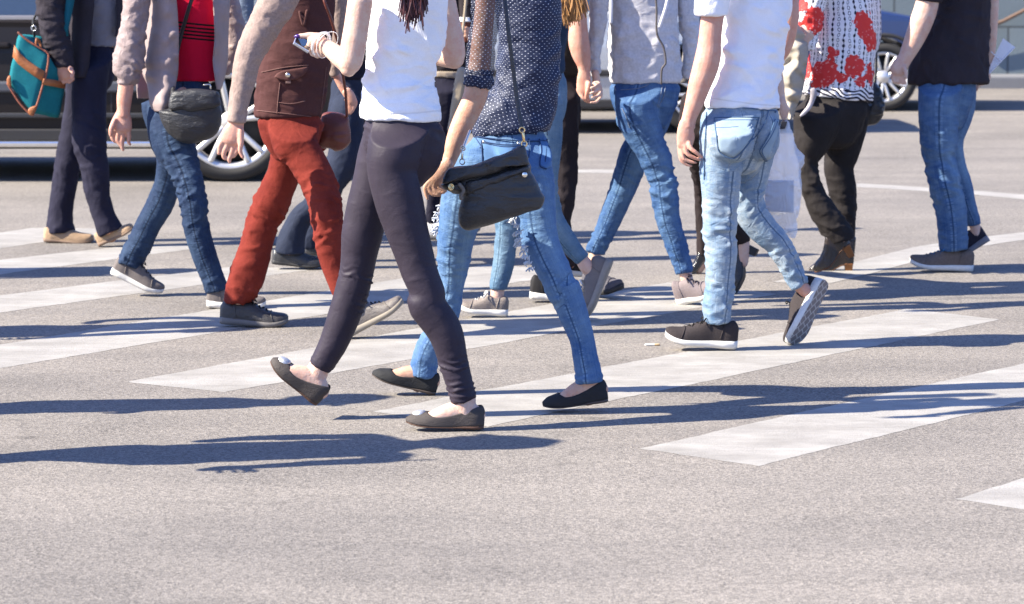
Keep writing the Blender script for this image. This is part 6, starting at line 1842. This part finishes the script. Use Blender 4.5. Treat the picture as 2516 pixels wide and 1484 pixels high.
def car(name, label, x_front, y_near, face, L, Wd, belt, roof, clear, R_, wf, wr, body_mat, cab=(.27, .36, .80, .97), rim=.8, spokes=5, sill=None, bumper_dark=False):
    """x runs along the road; face = +1 when the front points right"""
    root = thing(name, label, 'car', (x_front - face * L / 2, y_near + Wd / 2, 0))
    X = lambda d: x_front - face * d          # d = distance behind the nose
    # side profile with the wheel arches cut into it
    low = []
    def arch(c):
        r = R_ + .055
        for i in range(13):
            a = math.pi * (i / 12)
            z = R_ + r * math.sin(a); xx = c - r * math.cos(a)
            low.append((xx, max(clear, z if 0 < i < 12 else clear)))
    low.append((.06, clear + .10)); low.append((.16, clear + .02)); arch(wf); arch(wr); low.append((L - .16, clear + .02)); low.append((L - .05, clear + .14))
    up = [(L - .01, .55), (L - .0, .75), (L - .05, belt + .0), (L * .82, belt + .03), (L * .5, belt + .01), (L * .30, belt - .0), (L * .22, belt - .03), (L * .08, belt - .14), (.02, belt - .30), (.0, .55)]
    P = low + up
    n = len(P)
    V, F = [], []
    lay = [(0, .97, .012), (.05, .992, .003), (.13, 1.0, 0)]
    ys = [(y_near, -.05), (y_near + .015, -.018), (y_near + .05, 0), (y_near + Wd / 2, .02), (y_near + Wd - .05, 0), (y_near + Wd - .015, -.018), (y_near + Wd, -.05)]
    for y, e in ys:
        for (d, z) in P:
            zz = z + (e if z > .8 else 0)
            dd = d + (-e * .8 if d < L / 2 else e * .8)
            # tumblehome: the flank bows out at mid height
            V.append((X(dd), y + (.0 if 0 < (y - y_near) < Wd else (.05 * ((z - .62) / .6) ** 2) * (1 if y == y_near else -1)), zz))
    for k in range(len(ys) - 1):
        for j in range(n):
            q = (j + 1) % n
            F.append((k * n + j, k * n + q, (k + 1) * n + q, (k + 1) * n + j))
    F.append(tuple(range(n))); F.append(tuple((len(ys) - 1) * n + j for j in range(n))[::-1])
    me = raw_mesh('body', V, F)
    bo = part('body', me, body_mat, root)
    # cabin: glass band and roof
    a, b, c, d = [L * k for k in cab]
    def ring(z, x0, x1, ins):
        return [(X(x0), y_near + ins, z), (X(x1), y_near + ins, z), (X(x1), y_near + Wd - ins, z), (X(x0), y_near + Wd - ins, z)]
    V = ring(belt - .02, a, d, .09) + ring(roof - .06, b, c, .2)
    part('cabin_glass', raw_mesh('cabin_glass', V, [(0, 1, 5, 4), (1, 2, 6, 5), (2, 3, 7, 6), (3, 0, 4, 7)]), GLASS, root)
    V = ring(roof - .06, b, c, .195) + ring(roof, b + .12, c - .12, .3)
    part('roof', raw_mesh('roof', V, [(0, 1, 5, 4), (1, 2, 6, 5), (2, 3, 7, 6), (3, 0, 4, 7), (4, 5, 6, 7), (3, 2, 1, 0)]), body_mat, root)
    for k in (0, .48, 1.0):
        x0, x1 = a + (d - a) * k, b + (c - b) * k
        part('pillar', box_pts('pillar', [(X(x0 - .04), y_near + .084, belt - .02), (X(x0 + .04), y_near + .084, belt - .02), (X(x1 + .04), y_near + .194, roof - .05), (X(x1 - .04), y_near + .194, roof - .05),
                                        (X(x0 - .04), y_near + .12, belt - .02), (X(x0 + .04), y_near + .12, belt - .02), (X(x1 + .04), y_near + .23, roof - .05), (X(x1 - .04), y_near + .23, roof - .05)], .0), body_mat, root)
    part('underbody', box('underbody', min(X(.4), X(L - .4)), max(X(.4), X(L - .4)), y_near + .12, y_near + Wd - .12, clear + .02, clear + .2, 0), DARKTRIM, root)
    for dd in (wf, wr):
        wheel(root, X(dd), y_near + .012, R_, R_ * rim, spokes)
        wheel(root, X(dd), y_near + Wd - .012, R_, R_ * rim, spokes, sgn=1)
        part('wheel_arch', merged('wheel_arch', [arch_lip(X(dd), y_near - .002, R_, R_ + .055, .03)]), DARKTRIM, root)
    m = (wf + wr) / 2
    for dd in (m - .75, m + .28, m + 1.15):
        if wf + .3 < dd < wr + .3:
            part('door_seam', box('door_seam', X(dd) - .004, X(dd) + .004, y_near + .001, y_near + .03, clear + .12, belt - .05, 0), DARKTRIM, root)
    for dd in (m - .02, m + 1.0):
        part('door_handle', box('door_handle', X(dd) - .11, X(dd) + .11, y_near - .03, y_near + .02, belt - .17, belt - .135, .012), body_mat, root)
    return root, X
def arch_lip(x, y, z, r, t):
    V, F = [], []
    n = 24
    for i in range(n + 1):
        a = math.pi * i / n
        for rr, dy in ((r - .004, 0), (r + t, 0), (r + t, .06), (r - .004, .06)):
            V.append((x + rr * math.cos(a), y + dy, max(.2, z + rr * math.sin(a))))
    for i in range(n):
        for j in range(4):
            F.append((i * 4 + j, i * 4 + (j + 1) % 4, (i + 1) * 4 + (j + 1) % 4, (i + 1) * 4 + j))
    F.append((0, 1, 2, 3)); F.append((n * 4 + 3, n * 4 + 2, n * 4 + 1, n * 4))
    return raw_mesh('lip', V, F)

# the dark off-roader on the left
g = ground(565, 447)
suv, X = car('dark_suv', 'large dark brown black off-roader with chrome sill strip behind the walkers on the left', g.x + .92, g.y, 1, 4.95, 1.95, 1.0, 1.78, .205, .378, .92, 3.88, car_paint('dark_paint', (.016, .013, .0125, 1), .3, .0, spec=.22), rim=.80, spokes=5)
m0, m1 = X(1.38), X(3.42)
part('sill_strip', box('sill_strip', min(m0, m1), max(m0, m1), g.y - .03, g.y + .05, .215, .255, .012), CHROME, suv)
part('side_step', box('side_step', min(m0, m1), max(m0, m1), g.y - .012, g.y + .05, .256, .33, .01), DARKTRIM, suv)
part('door_moulding', box('door_moulding', min(m0, m1), max(m0, m1), g.y - .022, g.y + .03, .555, .625, .015), plain('grey_moulding', (.07, .072, .08, 1), .4, .4), suv)
part('cladding_line', box('cladding_line', min(m0, m1), max(m0, m1), g.y - .016, g.y + .03, .395, .43, .01), plain('grey_line', (.035, .034, .034, 1), .35, .4), suv)
part('window_trim', box('window_trim', X(1.5) - 2.3, X(1.5), g.y + .03, g.y + .075, 1.0, 1.03, .006), plain('pale_trim', (.35, .32, .30, 1), .3, .5, .6), suv)
# the silver car in the middle distance, seen from its side, tail to the right
g = ground(1715, 329)
sil, X = car('silver_car', 'silver car with a red tail lamp behind the couple holding hands', g.x + .74 - 4.3, g.y, -1, 4.3, 1.78, .93, 1.46, .195, .32, .9, 3.56, car_paint('silver_paint', (.42, .43, .44, 1), .25, .5, .35), rim=.68, spokes=6)
part('sill_strip', box('sill_strip', X(1.35), X(3.1), g.y - .012, g.y + .05, .20, .27, .012), DARKTRIM, sil)
part('door_moulding', box('door_moulding', X(1.35), X(3.1), g.y - .018, g.y + .03, .45, .50, .012), DARKTRIM, sil)
part('tail_lamp', box('tail_lamp', X(4.12), X(4.305), g.y - .012, g.y + .2, .79, .91, .02), plain('lamp_red', C(190, 45, 60), .2, .6), sil)
part('tail_lamp', box('tail_lamp', X(4.12), X(4.305), g.y - .01, g.y + .2, .915, .97, .02), plain('lamp_white', (.6, .6, .62, 1), .2, .6), sil, 'white tail lamp glass')
# the blue car on the right
g = ground(2170, 274)
blu, X = car('blue_car', 'blue car with silver spoked wheels behind the printed blouse', g.x + .85, g.y, 1, 4.3, 1.76, .93, 1.45, .20, .305, .85, 3.42, car_paint('blue_paint', C(52, 74, 132), .3, .5), rim=.74, spokes=7)
part('painted_reflection', box('painted_reflection', X(1.35), X(1.15), g.y - .004, g.y + .01, .68, .73, .01), plain('reflection_tint', (.3, .33, .42, 1), .4), blu)  # pale patch on the flank, painted to stand for a reflection
# ------------------------------------------------------------------ wall, kerb and what stands behind
def block_wall():
    m = M_('grey_render', .85, .2)
    o = m.obj()
    big = m.noise(o, 1.2, 5, .6)
    br = m.n('ShaderNodeTexBrick'); br.inputs['Scale'].default_value = 1.0; br.inputs['Brick Width'].default_value = 2.4; br.inputs['Row Height'].default_value = .62; br.inputs['Mortar Size'].default_value = .012
    br.inputs['Color1'].default_value = (.155, .185, .195, 1); br.inputs['Color2'].default_value = (.135, .163, .173, 1); br.inputs['Mortar'].default_value = (.07, .08, .085, 1)
    m.l(m.mapping(o, (1, 1, 1)), br.inputs['Vector'])
    rot = m.t.nodes[-1]
    rot.inputs['Rotation'].default_value = (R(90), 0, 0)
    c = m.mix(.5, br.outputs[0], m.mix(big, (.7, .7, .7, 1), (1.25, 1.25, 1.25, 1)), 'MULTIPLY')
    m.color(c); m.normal(m.bump(m.noise(o, 40, 4), .3, .01))
    return m.m
g = ground(2480, 215)
solo('boundary_wall', box('boundary_wall', -40, 60, g.y + .3, g.y + .6, 0, 3.2, .01), block_wall(), 'long grey blue rendered wall beyond the road', 'wall')
solo('kerb', box('kerb', -40, 60, g.y - .25, g.y + .29, -.05, .13, .02), plain('kerb_stone', (.16, .16, .165, 1), .85, scale=12, bump=.4, bd=.006), 'pale stone kerb at the foot of the grey wall', 'kerb')
rl = ground(2440, 120)
V, F = [], []
Y = g.y + .2
Tube([at(2360, 75, Y), at(2440, 62, Y), at(2516, 26, Y), at(2600, -14, Y)], [.02] * 4, [.02] * 4, .1).mesh(V, F, 10)
me = raw_mesh('handrail', V, F); smooth(me)
solo('handrail', me, plain('brown_rail', C(150, 120, 100), .6), 'thin brown rail sloping along the grey wall', 'rail')
# litter
def butt(x, y, ang, l=.028):
    c = ground(x, y, .004)
    d = Vector((math.cos(ang), math.sin(ang), 0)) * l / 2
    t = thing('cigarette_butt', 'white cigarette butt lying on the asphalt in front of the black sneaker', 'litter', c)
    part('paper', wire('paper', [c - d, c + d * .3], .004), plain('white_paper', (.7, .68, .64, 1), .8), t)
    part('filter', wire('filter', [c + d * .32, c + d], .0041), plain('filter_tan', (.5, .36, .2, 1), .8), t)
butt(1603, 847, .15, .05)

# ------------------------------------------------------------------ ground and markings
ASPHALT = asphalt(); PAINT = road_paint()
def sheet(name, pts, z, mat, kind='structure', n=1):
    me = raw_mesh(name, [(p[0], p[1], z) for p in pts], [tuple(range(len(pts)))])
    o = bpy.data.objects.new(name, me); COL.objects.link(o)
    me.materials.append(mat)
    if kind: o['kind'] = kind
    return o
sheet('road', [(-150, -20), (150, -20), (150, 300), (-150, 300)], 0, ASPHALT)
def stripe(name, *pp):
    G = [ground(x, y) for x, y in pp]
    c = sum(G, Vector()) / 4
    pts = []
    for i in range(4):
        p, q = G[i], G[(i + 1) % 4]
        n = max(4, int((q - p).length / .03))
        t = (q - p).normalized(); nn = Vector((-t.y, t.x, 0))
        for k in range(n):
            x = p + (q - p) * (k / n)
            j = vnoise(np.array([[x.x / .035, x.y / .035, 1.7]]), 3)[0] * .006 + vnoise(np.array([[x.x / .3, x.y / .3, 4.2]]), 5)[0] * .008
            pts.append(x + nn * j * (0 if k == 0 else 1))
    return sheet(name, pts, .0008, PAINT)
stripe('zebra_stripe', (313.5, 938.8), (551, 964.5), (1909, 722.5), (1640, 694))
stripe('zebra_stripe', (916, 1012), (1200, 1049), (2455, 785.6), (2228, 759))
stripe('zebra_stripe', (1570, 1103), (1864, 1146), (2900, 889), (2640, 865))
stripe('zebra_stripe', (2344, 1227), (2650, 1274), (3500, 1010), (3200, 965))
stripe('zebra_stripe', (-300, 896), (-60, 915.5), (1430, 667), (1200, 650))
stripe('zebra_stripe', (-500, 787), (-300, 810), (800, 658), (560, 657))
stripe('zebra_stripe', (-400, 682), (-200, 700), (551, 602), (300, 606))
stripe('zebra_stripe', (-300, 616), (-120, 628), (330, 563), (80, 560))
def line(name, pts, w):
    G = [ground(x, y) for x, y in pts]
    L, R_ = [], []
    for i, g in enumerate(G):
        t = (G[min(i + 1, len(G) - 1)] - G[max(i - 1, 0)]).normalized()
        n = Vector((-t.y, t.x, 0)) * w / 2
        L.append(g + n); R_.append(g - n)
    n = len(G)
    V = [(p.x, p.y, .0012) for p in L + R_]
    me = raw_mesh(name, V, [(i, i + 1, n + i + 1, n + i) for i in range(n - 1)])
    o = bpy.data.objects.new(name, me); COL.objects.link(o); me.materials.append(PAINT); o['kind'] = 'structure'
line('lane_line', [(2085, 454), (2190, 460), (2282, 466), (2400, 474), (2516, 484), (2700, 505)], .24)
line('lane_line', [(1960, 697), (2098, 664), (2164, 646), (2300, 611), (2420, 592), (2516, 580), (2700, 560)], .24)
line('lane_line', [(1405, 421), (1480, 421), (1530, 422)], .3)

# ------------------------------------------------------------------ people just outside the frame (their shadows cross the road)
def copy_tree(o, parent=None):
    c = o.copy(); COL.objects.link(c); c.parent = parent
    for ch in list(o.children):
        copy_tree(ch, c)
    return c
def passer(src, x, y, label, rot=0.0):
    g = ground(x, y)
    c = copy_tree(src.root)
    c.location = g; c.rotation_euler = (0, 0, rot); c['label'] = label
    c['group'] = 'people left of the frame'
    return c
c = passer(HOODIE, -450, 1140, 'person in grey hoodie just left of the picture, nearest the camera', R(80))
c.scale = (1.15, 1.25, 1.06)
passer(VEST, -640, 1006, 'person in brown vest just left of the picture', R(-62))
passer(WHITE_MAN, -560, 842, 'person in white T-shirt just left of the picture', R(70))
passer(JACKET, -700, 690, 'person in mauve jacket just left of the picture', R(-50))
